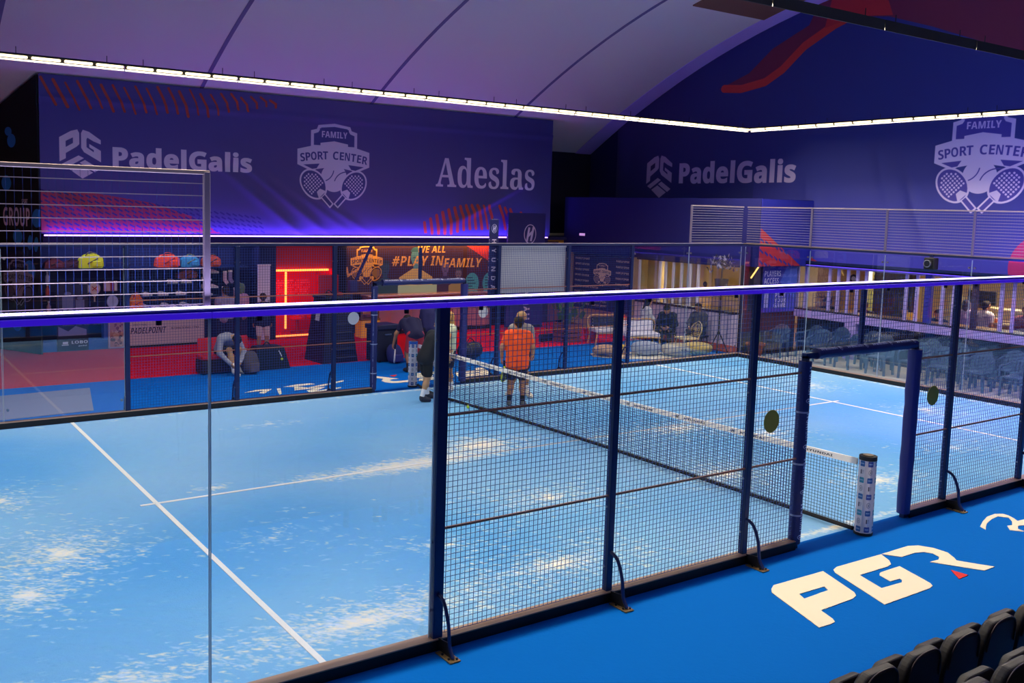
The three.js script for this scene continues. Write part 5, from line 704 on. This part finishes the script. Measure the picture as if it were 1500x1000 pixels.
// ---------------------------------------------------------------- black tip-up seats in the lower right corner
{
  const t = thing('stadium_seat', 'x', 'seat'); const m = std(0x14121a, 0.5);
  const sh = (w, h, r) => { const s = new THREE.Shape(); s.moveTo(-w / 2, 0); s.lineTo(w / 2, 0); s.lineTo(w / 2, h * 0.55); s.bezierCurveTo(w / 2, h * 0.86, w / 2 - r, h, w / 4, h); s.lineTo(-w / 4, h); s.bezierCurveTo(-w / 2 + r, h, -w / 2, h * 0.86, -w / 2, h * 0.55); s.lineTo(-w / 2, 0); return s; };
  part('backrest', xf(new THREE.ExtrudeGeometry(sh(0.445, 0.5, 0.06), { depth: 0.03, bevelEnabled: true, bevelSize: 0.02, bevelThickness: 0.025, bevelSegments: 4, curveSegments: 10 }), [0, 0.42, -0.0], [0.1, 0, 0]), m, t);
  part('seat_pan', xf(new THREE.ExtrudeGeometry(sh(0.42, 0.4, 0.06), { depth: 0.03, bevelEnabled: true, bevelSize: 0.018, bevelThickness: 0.02, bevelSegments: 3, curveSegments: 10 }), [0, 0.36, -0.12], [-0.15, 0, 0]), m, t);
  part('edge_trim', tube([[-0.2, 0.72, 0.09], [-0.17, 0.88, 0.105], [-0.1, 0.935, 0.112], [0.1, 0.935, 0.112], [0.17, 0.88, 0.105], [0.2, 0.72, 0.09]], 0.006, 40, 6), std(0x4a4048, 0.35, 0.3), t);
  part('bracket', [box(0.05, 0.4, 0.05, -0.2, 0.22, 0.02), box(0.05, 0.4, 0.05, 0.2, 0.22, 0.02)], M.black, t);
  const row = (y, z, x0, n, name) => { for (let i = 0; i < n; i++) { const lab = `black tip-up seat ${['first', 'second', 'third', 'fourth', 'fifth', 'sixth', 'seventh', 'eighth'][i]} from the right in the ${name} row of seats`; const o = used.sx ? dup(t, 'stadium_seat', lab) : t; used.sx = 1; o.userData.label = lab; o.position.set(x0 - i * 0.52, y - 0.1, z); o.rotation.set(0, 0, 0); } };
  row(0, 8.2, -2.47, 6, 'front'); row(0.32, 8.95, -3.3, 6, 'second'); row(0.64, 9.7, -4.5, 5, 'third');
  struct('seat_step', [box(12, 0.32, 0.72, -6, 0.16, 9.12), box(12, 0.64, 4.8, -6, 0.32, 11.9)], M.dark);
}

// ================================================================ PEOPLE
function field(bones, cell, k, clip) {          // smooth union of tapered capsules -> surface
  const lo = [1e9, 1e9, 1e9], hi = [-1e9, -1e9, -1e9];
  for (const b of bones) for (let a = 0; a < 3; a++) { lo[a] = Math.min(lo[a], b[a] - b[6], b[3 + a] - b[7]); hi[a] = Math.max(hi[a], b[a] + b[6], b[3 + a] + b[7]); }
  const ext2 = [0, 1, 2].map((a) => { lo[a] -= 0.03; hi[a] += 0.03; return hi[a] - lo[a]; });
  const n = Math.max(22, Math.min(92, Math.ceil(Math.max(...ext2) / cell))), mc = new MarchingCubes(n, undefined, false, false, 90000), F = mc.field;
  const pr = bones.map((b) => { const d = [b[3] - b[0], b[4] - b[1], b[5] - b[2]]; return [...b, ...d, Math.max(1e-9, d[0] * d[0] + d[1] * d[1] + d[2] * d[2])]; });
  const h = n / 2;
  for (let z = 0; z < n; z++) for (let y = 0; y < n; y++) for (let x = 0; x < n; x++) {
    const X = lo[0] + ext2[0] * ((x - h) / h * 0.5 + 0.5), Y = lo[1] + ext2[1] * ((y - h) / h * 0.5 + 0.5), Z = lo[2] + ext2[2] * ((z - h) / h * 0.5 + 0.5); let s = 9;
    for (const b of pr) { const ax = X - b[0], ay = Y - b[1], az = Z - b[2]; let t = (ax * b[8] + ay * b[9] + az * b[10]) / b[11]; t = t < 0 ? 0 : t > 1 ? 1 : t; const ux = ax - b[8] * t, uy = ay - b[9] * t, uz = az - b[10] * t, d = Math.sqrt(ux * ux + uy * uy + uz * uz) - (b[6] + (b[7] - b[6]) * t); if (d > s + k) continue; const q = Math.max(k - Math.abs(s - d), 0) / k; s = Math.min(s, d) - q * q * k * 0.25; }
    if (clip) s = Math.max(s, clip(X, Y, Z));
    F[x + y * n + z * n * n] = -s;
  }
  mc.isolation = 0; mc.update();
  const P = new Float32Array(mc.count * 3); for (let i = 0; i < mc.count; i++) for (let a = 0; a < 3; a++) P[i * 3 + a] = lo[a] + ext2[a] * (mc.positionArray[i * 3 + a] * 0.5 + 0.5);
  let g = new THREE.BufferGeometry(); g.setAttribute('position', new THREE.BufferAttribute(P, 3)); g = mergeVertices(g, 1e-4); g.computeVertexNormals(); return g;
}
const STAND = { pel: [0, 0.94, 0], chest: [0, 1.27, 0], neck: [0, 1.46, -0.01], head: [0, 1.62, 0.02], shL: [0.185, 1.41, 0], shR: [-0.185, 1.41, 0], elL: [0.25, 1.13, -0.02], elR: [-0.25, 1.13, -0.02], wrL: [0.26, 0.89, 0.08], wrR: [-0.26, 0.89, 0.08], hipL: [0.095, 0.9, 0], hipR: [-0.095, 0.9, 0], knL: [0.11, 0.5, 0.02], knR: [-0.11, 0.5, 0.02], anL: [0.12, 0.09, -0.03], anR: [-0.12, 0.09, -0.03], toL: [0.15, 0.035, 0.15], toR: [-0.15, 0.035, 0.15] };
const vs = (a, b, t) => a.map((v, i) => v + (b[i] - v) * t), vd = (a, b) => b.map((v, i) => v - a[i]), vn = (a) => { const l = Math.hypot(...a) || 1; return a.map((v) => v / l); }, vadd = (a, b, k = 1) => a.map((v, i) => v + b[i] * k), vx = (a, b) => [a[1] * b[2] - a[2] * b[1], a[2] * b[0] - a[0] * b[2], a[0] * b[1] - a[1] * b[0]];
const bone = (a, b, r1, r2) => [...a, ...b, r1, r2];
function hand(el, wr, palmN, side) {            // palm, four bent fingers of unequal length and a thumb from the side of the palm
  const d = vn(vd(el, wr)), s = vn(vx(palmN, d)), n = vn(vx(d, s)), B = [];
  for (const o of [-0.028, -0.01, 0.01, 0.028]) B.push(bone(vadd(wr, s, o * 0.6), vadd(vadd(wr, d, 0.085), s, o), 0.017, 0.014));
  [[-0.031, 0.058], [-0.0105, 0.074], [0.0105, 0.08], [0.031, 0.07]].forEach(([o, l], i) => { const k0 = vadd(vadd(wr, d, 0.088), s, o * 1.05), k1 = vadd(vadd(k0, d, l * 0.42), n, l * 0.16), k2 = vadd(vadd(k1, d, l * 0.26), n, l * 0.26), k3 = vadd(vadd(k2, d, l * 0.06), n, l * 0.26); B.push(bone(k0, k1, 0.0095, 0.009), bone(k1, k2, 0.009, 0.008), bone(k2, k3, 0.008, 0.007)); });
  const t0 = vadd(vadd(wr, d, 0.03), s, 0.03), t1 = vadd(vadd(vadd(t0, s, 0.03), d, 0.025), n, 0.012), t2 = vadd(vadd(vadd(t1, d, 0.03), n, 0.016), s, 0.008); B.push(bone(t0, t1, 0.013, 0.011), bone(t1, t2, 0.011, 0.009));
  return B;
}
function person(label, p, turn, o) {
  const J = { ...STAND, ...(o.pose || {}) }, f = o.size || 1, det = o.fine || 0.022;
  const root = thing('person', label, 'person', p, turn); root.scale.setScalar(f);
  const skin = std(o.skin || 0xc08a66, 0.6), up = vn(vd(J.pel, J.neck));
  const fw = vn(o.look || [0, 0, 1]), hu = vn(o.headUp || vd(J.neck, J.head)), side = vn(vx(hu, fw)), H = J.head, hp = (a, b, c) => vadd(vadd(vadd(H, side, a), hu, b), fw, c);
  const torso = (i) => [bone(J.pel, J.chest, 0.125 + i, 0.135 + i), bone(J.hipL, vs(J.shL, J.chest, 0.25), 0.1 + i, 0.1 + i), bone(J.hipR, vs(J.shR, J.chest, 0.25), 0.1 + i, 0.1 + i), bone(J.chest, J.neck, 0.12 + i, 0.06 + i), bone(vadd(J.neck, up, -0.02), vadd(J.shL, up, -0.035), 0.062 + i, 0.048 + i), bone(vadd(J.neck, up, -0.02), vadd(J.shR, up, -0.035), 0.062 + i, 0.048 + i)];
  const limb = (a, b, r1, r2, t = 1) => bone(a, vs(a, b, t), r1, r1 + (r2 - r1) * t);
  const body = [...torso(0), bone(J.neck, vs(J.neck, J.head, 0.7), 0.055, 0.052)];
  for (const s of ['L', 'R']) body.push(limb(vadd(J['sh' + s], up, -0.02), J['el' + s], 0.054, 0.043), limb(J['el' + s], J['wr' + s], 0.043, 0.028), limb(J['hip' + s], J['kn' + s], 0.09, 0.058), limb(J['kn' + s], vs(J['kn' + s], J['an' + s], 0.35), 0.056, 0.058), limb(vs(J['kn' + s], J['an' + s], 0.35), J['an' + s], 0.058, 0.036), bone(J['an' + s], J['to' + s], 0.04, 0.03));
  const headB = [bone(hp(0, 0.02, -0.02), hp(0, 0.03, 0.01), 0.092, 0.088), bone(hp(0, -0.03, 0.03), hp(0, -0.085, 0.055), 0.07, 0.04), bone(hp(0, 0.0, 0.095), hp(0, -0.03, 0.108), 0.011, 0.015), bone(hp(-0.03, 0.022, 0.08), hp(0.03, 0.022, 0.08), 0.016, 0.016), bone(hp(-0.018, -0.062, 0.088), hp(0.018, -0.062, 0.088), 0.009, 0.009), bone(hp(0.088, -0.02, -0.005), hp(0.094, 0.02, -0.012), 0.012, 0.016), bone(hp(-0.088, -0.02, -0.005), hp(-0.094, 0.02, -0.012), 0.012, 0.016), bone(J.neck, hp(0, -0.05, -0.01), 0.056, 0.055)];
  const gs = [field(body, det, 0.045), field(headB, o.fine ? 0.009 : 0.006, 0.025)];
  for (const s of ['L', 'R']) gs.push(field(hand(J['el' + s], J['wr' + s], o['palm' + s] || [s === 'L' ? -1 : 1, 0, 0], s), o.fine ? 0.0065 : 0.0045, 0.006));
  part('body', gs.map(clean), skin, root);
  for (const s of [-1, 1]) part('eye', ball(0.009, ...hp(s * 0.032, 0.008, 0.086), null, 8), std(0x1a1210, 0.3), root);
  part('mouth', ball(1, ...hp(0, -0.062, 0.094), [0.02, 0.004, 0.006], 8), std(0x8a4a44, 0.6), root);
  const hl = o.hairLong || 0; const cap = [bone(hp(0, 0.035, -0.03), hp(0, 0.045, 0.0), 0.1, 0.094), bone(hp(0, 0.0, -0.045), hp(0, -0.05 - hl, -0.06), 0.075, 0.05)]; if (hl) cap.push(bone(hp(0.06, 0, -0.02), hp(0.07, -0.1 - hl * 0.6, -0.01), 0.045, 0.03), bone(hp(-0.06, 0, -0.02), hp(-0.07, -0.1 - hl * 0.6, -0.01), 0.045, 0.03));
  part(o.cap ? 'cap_crown' : 'hair', field(cap, 0.009, 0.03, (x, y, z) => { const q = [x - H[0], y - H[1], z - H[2]], F = q[0] * fw[0] + q[1] * fw[1] + q[2] * fw[2], U = q[0] * hu[0] + q[1] * hu[1] + q[2] * hu[2]; return Math.min(F - 0.02, 0.055 + Math.max(0, F) * 0.15 - U); }), std(o.hair || 0x1c1412, 0.85), root);
  if (o.cap) part('cap_peak', xf(new THREE.CylinderGeometry(0.085, 0.085, 0.012, 20, 1, false, -PI / 2, PI), [0, 0, 0]).applyMatrix4(new THREE.Matrix4().makeBasis(V(...side), V(...hu), V(...fw)).setPosition(...hp(0, 0.06, 0.05))), std(o.hair, 0.8), root);
  const sl = o.sleeve ?? 0.55, sh = [...torso(0.016)]; for (const s of ['L', 'R']) { sh.push(limb(vadd(J['sh' + s], up, -0.03), J['el' + s], 0.07, 0.062, Math.min(1, sl * 1.0))); if (sl >= 1) sh.push(limb(J['el' + s], J['wr' + s], 0.06, 0.042, 0.93)); } if (o.hem) sh.push(bone(vadd(J.hipL, up, 0.14 - o.hem), vadd(J.hipR, up, 0.14 - o.hem), 0.126, 0.126), bone(vadd(J.hipL, up, 0.05 - o.hem), vadd(J.hipR, up, 0.05 - o.hem), 0.128, 0.128));
  part(o.top || 'shirt', field(sh, 0.018, 0.04, (x, y, z) => { const d = (x - J.neck[0]) * up[0] + (y - J.neck[1]) * up[1] + (z - J.neck[2]) * up[2]; return d - 0.045; }), std(o.shirt, 0.85), root);
  const lg = o.legs ?? 0.72, pt = [bone(vadd(J.hipL, up, 0.02), vadd(J.hipR, up, 0.02), 0.112, 0.112)]; for (const s of ['L', 'R']) { pt.push(bone(J['hip' + s], vs(J['hip' + s], J['kn' + s], Math.min(1, lg)), 0.113, o.slim ? 0.08 : 0.098)); if (lg > 1) pt.push(limb(J['kn' + s], J['an' + s], 0.08, 0.062, Math.min(1, lg - 1))); }
  part(lg > 1 ? 'trousers' : 'shorts', field(pt, 0.018, 0.03), std(o.shorts, 0.85), root);
  for (const s of ['L', 'R']) { const a = J['an' + s], t = J['to' + s]; part('shoe', field([bone(a, t, 0.052, 0.042), bone(vadd(a, [0, -0.035, 0]), vadd(t, [0, 0.0, 0]), 0.05, 0.044)], 0.01, 0.02, (x, y) => Math.min(a[1], t[1]) - 0.032 - y), std(o.shoes || 0xe8e4e4, 0.7), root); if (lg <= 1) part('sock', field([limb(a, J['kn' + s], 0.048, 0.062, o.sock ?? 0.3)], 0.012, 0.01), std(o.socks || 0xf0eef0, 0.9), root); }
  return root;
}
// --- on the court
const orange = person('man seen from behind in an orange shirt holding a racket by the net', [0.74, 0, -2.66], 2.45, { size: 1.0, shirt: 0xff5a1e, hem: 0.13, shorts: 0x191736, legs: 0.78, socks: 0x14141c, sock: 0.28, shoes: 0x6a6a70, hair: 0x241612, skin: 0xb98060, look: [0.4, -0.1, 0.9], pose: { shL: [0.2, 1.42, 0], shR: [-0.2, 1.42, 0], elL: [0.3, 1.15, -0.04], wrL: [0.31, 0.92, 0.1], elR: [-0.3, 1.16, 0.0], wrR: [-0.27, 0.98, 0.18], anL: [0.13, 0.09, -0.04], anR: [-0.12, 0.09, -0.02] } });
racket('padel_racket', 'yellow-rimmed black padel racket hanging from the hand of the orange-shirted man', [0.46, 0.9, -2.7], [0.2, 0.6, 3.5], 0x22242c, 0x14141a, 0xd8e040);
person('player half hidden behind the orange-shirted man, grey shirt and white shoes', [1.42, 0, -3.45], -0.62, { shirt: 0x8d8a8c, shorts: 0x23233a, shoes: 0xe4dccf, socks: 0xe8e8ee, hair: 0xb09068, skin: 0xb07a58, pose: { anL: [0.16, 0.09, 0.04], toL: [0.24, 0.035, 0.2], anR: [-0.16, 0.09, -0.1], toR: [-0.24, 0.035, 0.05] } });
person('player in black shirt and shorts leaning towards the net, partly behind a fence post', [-0.52, 0, -3.9], 1.5, { size: 0.96, shirt: 0x15181d, shorts: 0x121419, legs: 0.8, socks: 0xf2f0f4, sock: 0.36, shoes: 0x2c2f40, hair: 0x1c1412, skin: 0xc99a72, hem: 0.08, look: [0, -0.3, 1], pose: { pel: [0, 0.93, -0.06], chest: [0, 1.24, 0.1], neck: [0, 1.4, 0.22], head: [0, 1.52, 0.32], shL: [0.185, 1.36, 0.17], shR: [-0.185, 1.36, 0.17], elL: [0.24, 1.12, 0.28], elR: [-0.24, 1.1, 0.26], wrL: [0.16, 1.02, 0.5], wrR: [-0.2, 0.9, 0.38], hipL: [0.095, 0.89, -0.06], hipR: [-0.095, 0.89, -0.06], knL: [0.11, 0.49, 0.02], knR: [-0.12, 0.5, -0.06], anL: [0.12, 0.09, 0.06], toL: [0.14, 0.035, 0.23], anR: [-0.14, 0.1, -0.2], toR: [-0.15, 0.035, -0.04] } });
person('woman in pale green top with long fair hair reaching over the net', [0.36, 0, -4.5], -1.75, { size: 0.95, shirt: 0xc9d6bc, shorts: 0x28284a, hair: 0xb48a4a, hairLong: 0.16, skin: 0xc98e5e, sleeve: 0.35, shoes: 0xe8e4e4, look: [0.1, -0.15, 1], pose: { elL: [0.3, 1.2, 0.16], wrL: [0.22, 1.02, 0.36], elR: [-0.3, 1.22, 0.1], wrR: [-0.18, 1.42, 0.22] } });
// --- beyond the far fence
person('man in navy shirt bending forward over his bag behind the far gate', [0.86, 0, -6.75], 2.9, { shirt: 0x1a1740, shorts: 0xb03040, legs: 0.85, shoes: 0x2a2a34, socks: 0x2a2233, hair: 0x20161a, skin: 0xb9805c, look: [0, -0.9, 0.4], headUp: [0, 0.4, 0.9], pose: { pel: [0, 0.92, -0.12], chest: [0, 1.12, 0.16], neck: [0, 1.16, 0.36], head: [0, 1.14, 0.52], shL: [0.19, 1.12, 0.32], shR: [-0.19, 1.12, 0.32], elL: [0.32, 0.86, 0.34], wrL: [0.36, 0.62, 0.42], elR: [-0.28, 0.86, 0.4], wrR: [-0.22, 0.62, 0.46], hipL: [0.095, 0.88, -0.12], hipR: [-0.095, 0.88, -0.12], knL: [0.13, 0.48, -0.02], knR: [-0.13, 0.48, -0.02] } });
racket('padel_racket', 'padel racket with white rim held low by the bending man', [0.55, 0.62, -7.05], [0.1, 1.04, 3.5], 0x8a2a30, 0x22222a, 0xe0d8dc);
person('man in navy cap standing bent beside the bending man, behind a fence post', [1.6, 0, -7.2], 2.6, { shirt: 0x222058, shorts: 0x1a1a30, hair: 0x1c2058, cap: true, skin: 0xb9805c, look: [0, -0.5, 0.8], pose: { chest: [0, 1.22, 0.1], neck: [0, 1.38, 0.2], head: [0, 1.5, 0.3], shL: [0.185, 1.34, 0.15], shR: [-0.185, 1.34, 0.15], elL: [0.25, 1.08, 0.2], wrL: [0.22, 0.86, 0.34], elR: [-0.25, 1.08, 0.2], wrR: [-0.22, 0.86, 0.34] } });
person('man in grey checked long-sleeved shirt sitting and tying his white shoe', [-3.0, 0, -8.4], 0.1, { shirt: 0x9a98a8, sleeve: 1, shorts: 0x1c1c26, legs: 0.75, shoes: 0xe6e0da, socks: 0xf0eef0, sock: 0.3, hair: 0x16181c, skin: 0xb88a5c, look: [0.1, -0.95, 0.3], headUp: [0, 0.35, 0.95], pose: { pel: [0, 0.52, -0.22], chest: [0, 0.78, 0.02], neck: [0.03, 0.84, 0.22], head: [0.06, 0.78, 0.36], shL: [0.2, 0.8, 0.16], shR: [-0.19, 0.82, 0.12], elL: [0.28, 0.5, 0.26], wrL: [0.12, 0.26, 0.4], elR: [-0.26, 0.5, 0.2], wrR: [-0.08, 0.26, 0.38], hipL: [0.1, 0.5, -0.2], hipR: [-0.1, 0.5, -0.2], knL: [0.17, 0.56, 0.24], knR: [-0.05, 0.56, 0.24], anL: [0.24, 0.12, 0.05], toL: [0.28, 0.035, 0.22], anR: [-0.0, 0.12, 0.36], toR: [0.02, 0.04, 0.54] } });
person('boy seen from behind in navy jacket and pale shorts before the white door', [-1.22, 0, -10.7], 2.9, { size: 0.88, shirt: 0x1b1c4a, sleeve: 1, top: 'jacket', shorts: 0xcdb4c8, legs: 0.85, slim: true, shoes: 0x3a3040, socks: 0x8a5a5a, hair: 0x3a2230, skin: 0xa0705c, hem: 0.06 });
person('man in lilac striped shirt leaning over the shop counter', [-2.12, 0, -10.95], 2.5, { size: 0.98, shirt: 0x8c7fae, shorts: 0x1a1c48, legs: 1.95, hair: 0x2a1c20, skin: 0x9a6450, look: [0.6, -0.2, 0.7], pose: { elL: [0.27, 1.18, 0.12], wrL: [0.16, 1.16, 0.34], elR: [-0.27, 1.16, 0.1], wrR: [-0.14, 1.12, 0.32] } });
person('person in pale pink shirt with greenish hair behind a far fence post', [-1.6, 0, -11.25], -2.6, { size: 1.0, shirt: 0xb07aa4, shorts: 0x2a2452, legs: 1.95, hair: 0x5a6a5a, hairLong: 0.04, skin: 0xa87866, look: [0.5, -0.2, 0.8], pose: { elL: [0.26, 1.14, 0.08], wrL: [0.24, 0.96, 0.26] } });
// --- lounge and cafe
const SIT = { pel: [0, 0.5, -0.1], chest: [0, 0.84, -0.06], neck: [0, 1.03, -0.02], head: [0, 1.18, 0.03], shL: [0.18, 0.98, -0.03], shR: [-0.18, 0.98, -0.03], elL: [0.25, 0.72, 0.06], elR: [-0.25, 0.72, 0.06], wrL: [0.14, 0.64, 0.26], wrR: [-0.14, 0.64, 0.26], hipL: [0.095, 0.47, -0.08], hipR: [-0.095, 0.47, -0.08], knL: [0.12, 0.5, 0.36], knR: [-0.12, 0.5, 0.36], anL: [0.12, 0.09, 0.36], anR: [-0.12, 0.09, 0.36], toL: [0.14, 0.035, 0.54], toR: [-0.14, 0.035, 0.54] };
const fine = 0.028;
person('long-haired visitor with white jacket on the lounge seat, seen from behind', [9.75, 0, -8.2], 1.2, { fine, shirt: 0xc8c4cc, sleeve: 1, shorts: 0x18181e, legs: 1.95, hair: 0x14141a, hairLong: 0.2, shoes: 0x2a2a30, pose: SIT });
person('visitor in black coat leaning forward on the lounge seat', [9.7, 0, -7.3], -1.0, { fine, shirt: 0x14151a, sleeve: 1, top: 'coat', shorts: 0x121218, legs: 1.95, hair: 0x15120f, shoes: 0x1a1a20, look: [0, -0.6, 0.8], pose: { ...SIT, chest: [0, 0.8, 0.06], neck: [0, 0.96, 0.18], head: [0, 1.07, 0.28], shL: [0.19, 0.92, 0.12], shR: [-0.19, 0.92, 0.12], elL: [0.27, 0.66, 0.2], elR: [-0.27, 0.66, 0.2], wrL: [0.1, 0.58, 0.4], wrR: [-0.1, 0.58, 0.4] } });
person('visitor in dark grey pullover sitting beside the wicker chair', [10.05, 0, -6.5], -1.3, { fine, shirt: 0x4a464e, sleeve: 1, shorts: 0x2a2a34, legs: 1.95, hair: 0x2a2220, shoes: 0x1a1a20, pose: SIT });
const stool = (x, z, lab, turn) => { const t = thing('lounge_stool', lab, 'stool', [x, 0, z], turn); part('seat', rbox(0.46, 0.06, 0.42, 0.03, 0, 0.36, 0), M.dark, t); for (const a of [-0.18, 0.18]) for (const b of [-0.16, 0.16]) part('leg', rod([a, 0.34, b], [a * 1.2, 0, b * 1.2], 0.016), M.black, t); };
stool(9.66, -8.24, 'dark stool under the long-haired visitor in the white jacket', 1.2); stool(9.78, -7.36, 'dark stool under the visitor in the black coat', -1.0); stool(10.12, -6.53, 'dark stool under the visitor in the grey pullover', -1.3);
{ const t = thing('wicker_chair', 'pale wicker chair with rounded open back beside the low wall', 'chair', [9.38, 0, -6.28], -1.9); const w = std(0xd8bf8a, 0.7); part('seat', rbox(0.5, 0.06, 0.5, 0.03, 0, 0.38, 0), w, t); part('back_rim', tube([[-0.25, 0.4, -0.22], [-0.27, 0.66, -0.3], [0, 0.84, -0.36], [0.27, 0.66, -0.3], [0.25, 0.4, -0.22]], 0.018, 30, 6), w, t); for (let i = -3; i <= 3; i++) { part('cane', rod([i * 0.065, 0.4, -0.23], [i * 0.065, 0.8 - i * i * 0.016, -0.34], 0.007, 0.007, 5), w, t); part('cane', rod([-0.24, 0.6 + i * 0.05, -0.285 - i * 0.012], [0.24, 0.6 + i * 0.05, -0.285 - i * 0.012], 0.006, 0.006, 5), w, t); } for (const a of [-0.2, 0.2]) for (const b of [-0.2, 0.2]) part('leg', rod([a, 0.36, b], [a * 1.15, 0, b * 1.15], 0.016), w, t); }
person('cafe guest in dark cap sitting behind the windows', [13.7, 0.18, -4.95], -1.3, { fine, shirt: 0x1c1e2c, sleeve: 1, shorts: 0x1a1a22, legs: 1.95, hair: 0x14151c, cap: true, look: [-0.7, -0.1, 0.6], pose: SIT });
person('cafe guest with orange-lit face sitting right of the capped guest', [13.8, 0.18, -3.85], 2.2, { fine, shirt: 0x3a2a2c, sleeve: 1, shorts: 0x1a1a22, legs: 1.95, hair: 0x2a1a14, skin: 0xc87a4a, pose: SIT });
person('cafe guest in dark coat left of the yellow lantern', [13.6, 0.18, -2.5], -2.0, { fine, shirt: 0x17151d, sleeve: 1, top: 'coat', shorts: 0x17151d, legs: 1.95, hair: 0x1c1412, pose: SIT });
person('cafe guest in dark jacket sitting right of the yellow lantern', [13.7, 0.18, -1.68], -1.2, { fine, shirt: 0x251a22, sleeve: 1, top: 'jacket', shorts: 0x17151d, legs: 1.95, hair: 0x1c1412, pose: SIT });
person('waiter in white shirt standing before the cafe bar', [14.6, 0, -0.95], 1.2, { fine, shirt: 0xd8d0dc, shorts: 0xb89a70, legs: 1.95, hair: 0x2a1c16, skin: 0xb07a56 });
person('guest in lilac shirt standing left of the waiter at the cafe bar', [14.4, 0, -1.35], 2.0, { fine, shirt: 0xb8a0d0, shorts: 0x6a4a3a, legs: 1.95, hair: 0x4a3a5a, hairLong: 0.08, skin: 0xb07a56 });
person('cafe guest in rusty red top at the right end of the windows', [14.4, 0, 0.15], -1.2, { fine, shirt: 0xa0382a, shorts: 0x4a3020, legs: 1.95, hair: 0x1c1412, skin: 0xc08a60 });
for (const [x, z, l] of [[13.65, -5.02, 'capped guest'], [13.85, -3.87, 'guest with orange-lit face'], [13.55, -2.53, 'guest in the dark coat'], [13.68, -1.72, 'guest in the dark jacket']]) { const t = thing('bar_stool', `dark wooden stool under the ${l} in the cafe`, 'stool', [x, 0, z]); part('seat', cyl(0.2, 0.19, 0.05, 0, 0.55, 0, null, 20), std(0x4a2a18, 0.6), t); for (let i = 0; i < 4; i++) { const a = i * PI / 2 + 0.78; part('leg', rod([Math.cos(a) * 0.14, 0.53, Math.sin(a) * 0.14], [Math.cos(a) * 0.2, 0, Math.sin(a) * 0.2], 0.014), M.black, t); } }

renderer.render(scene, camera);
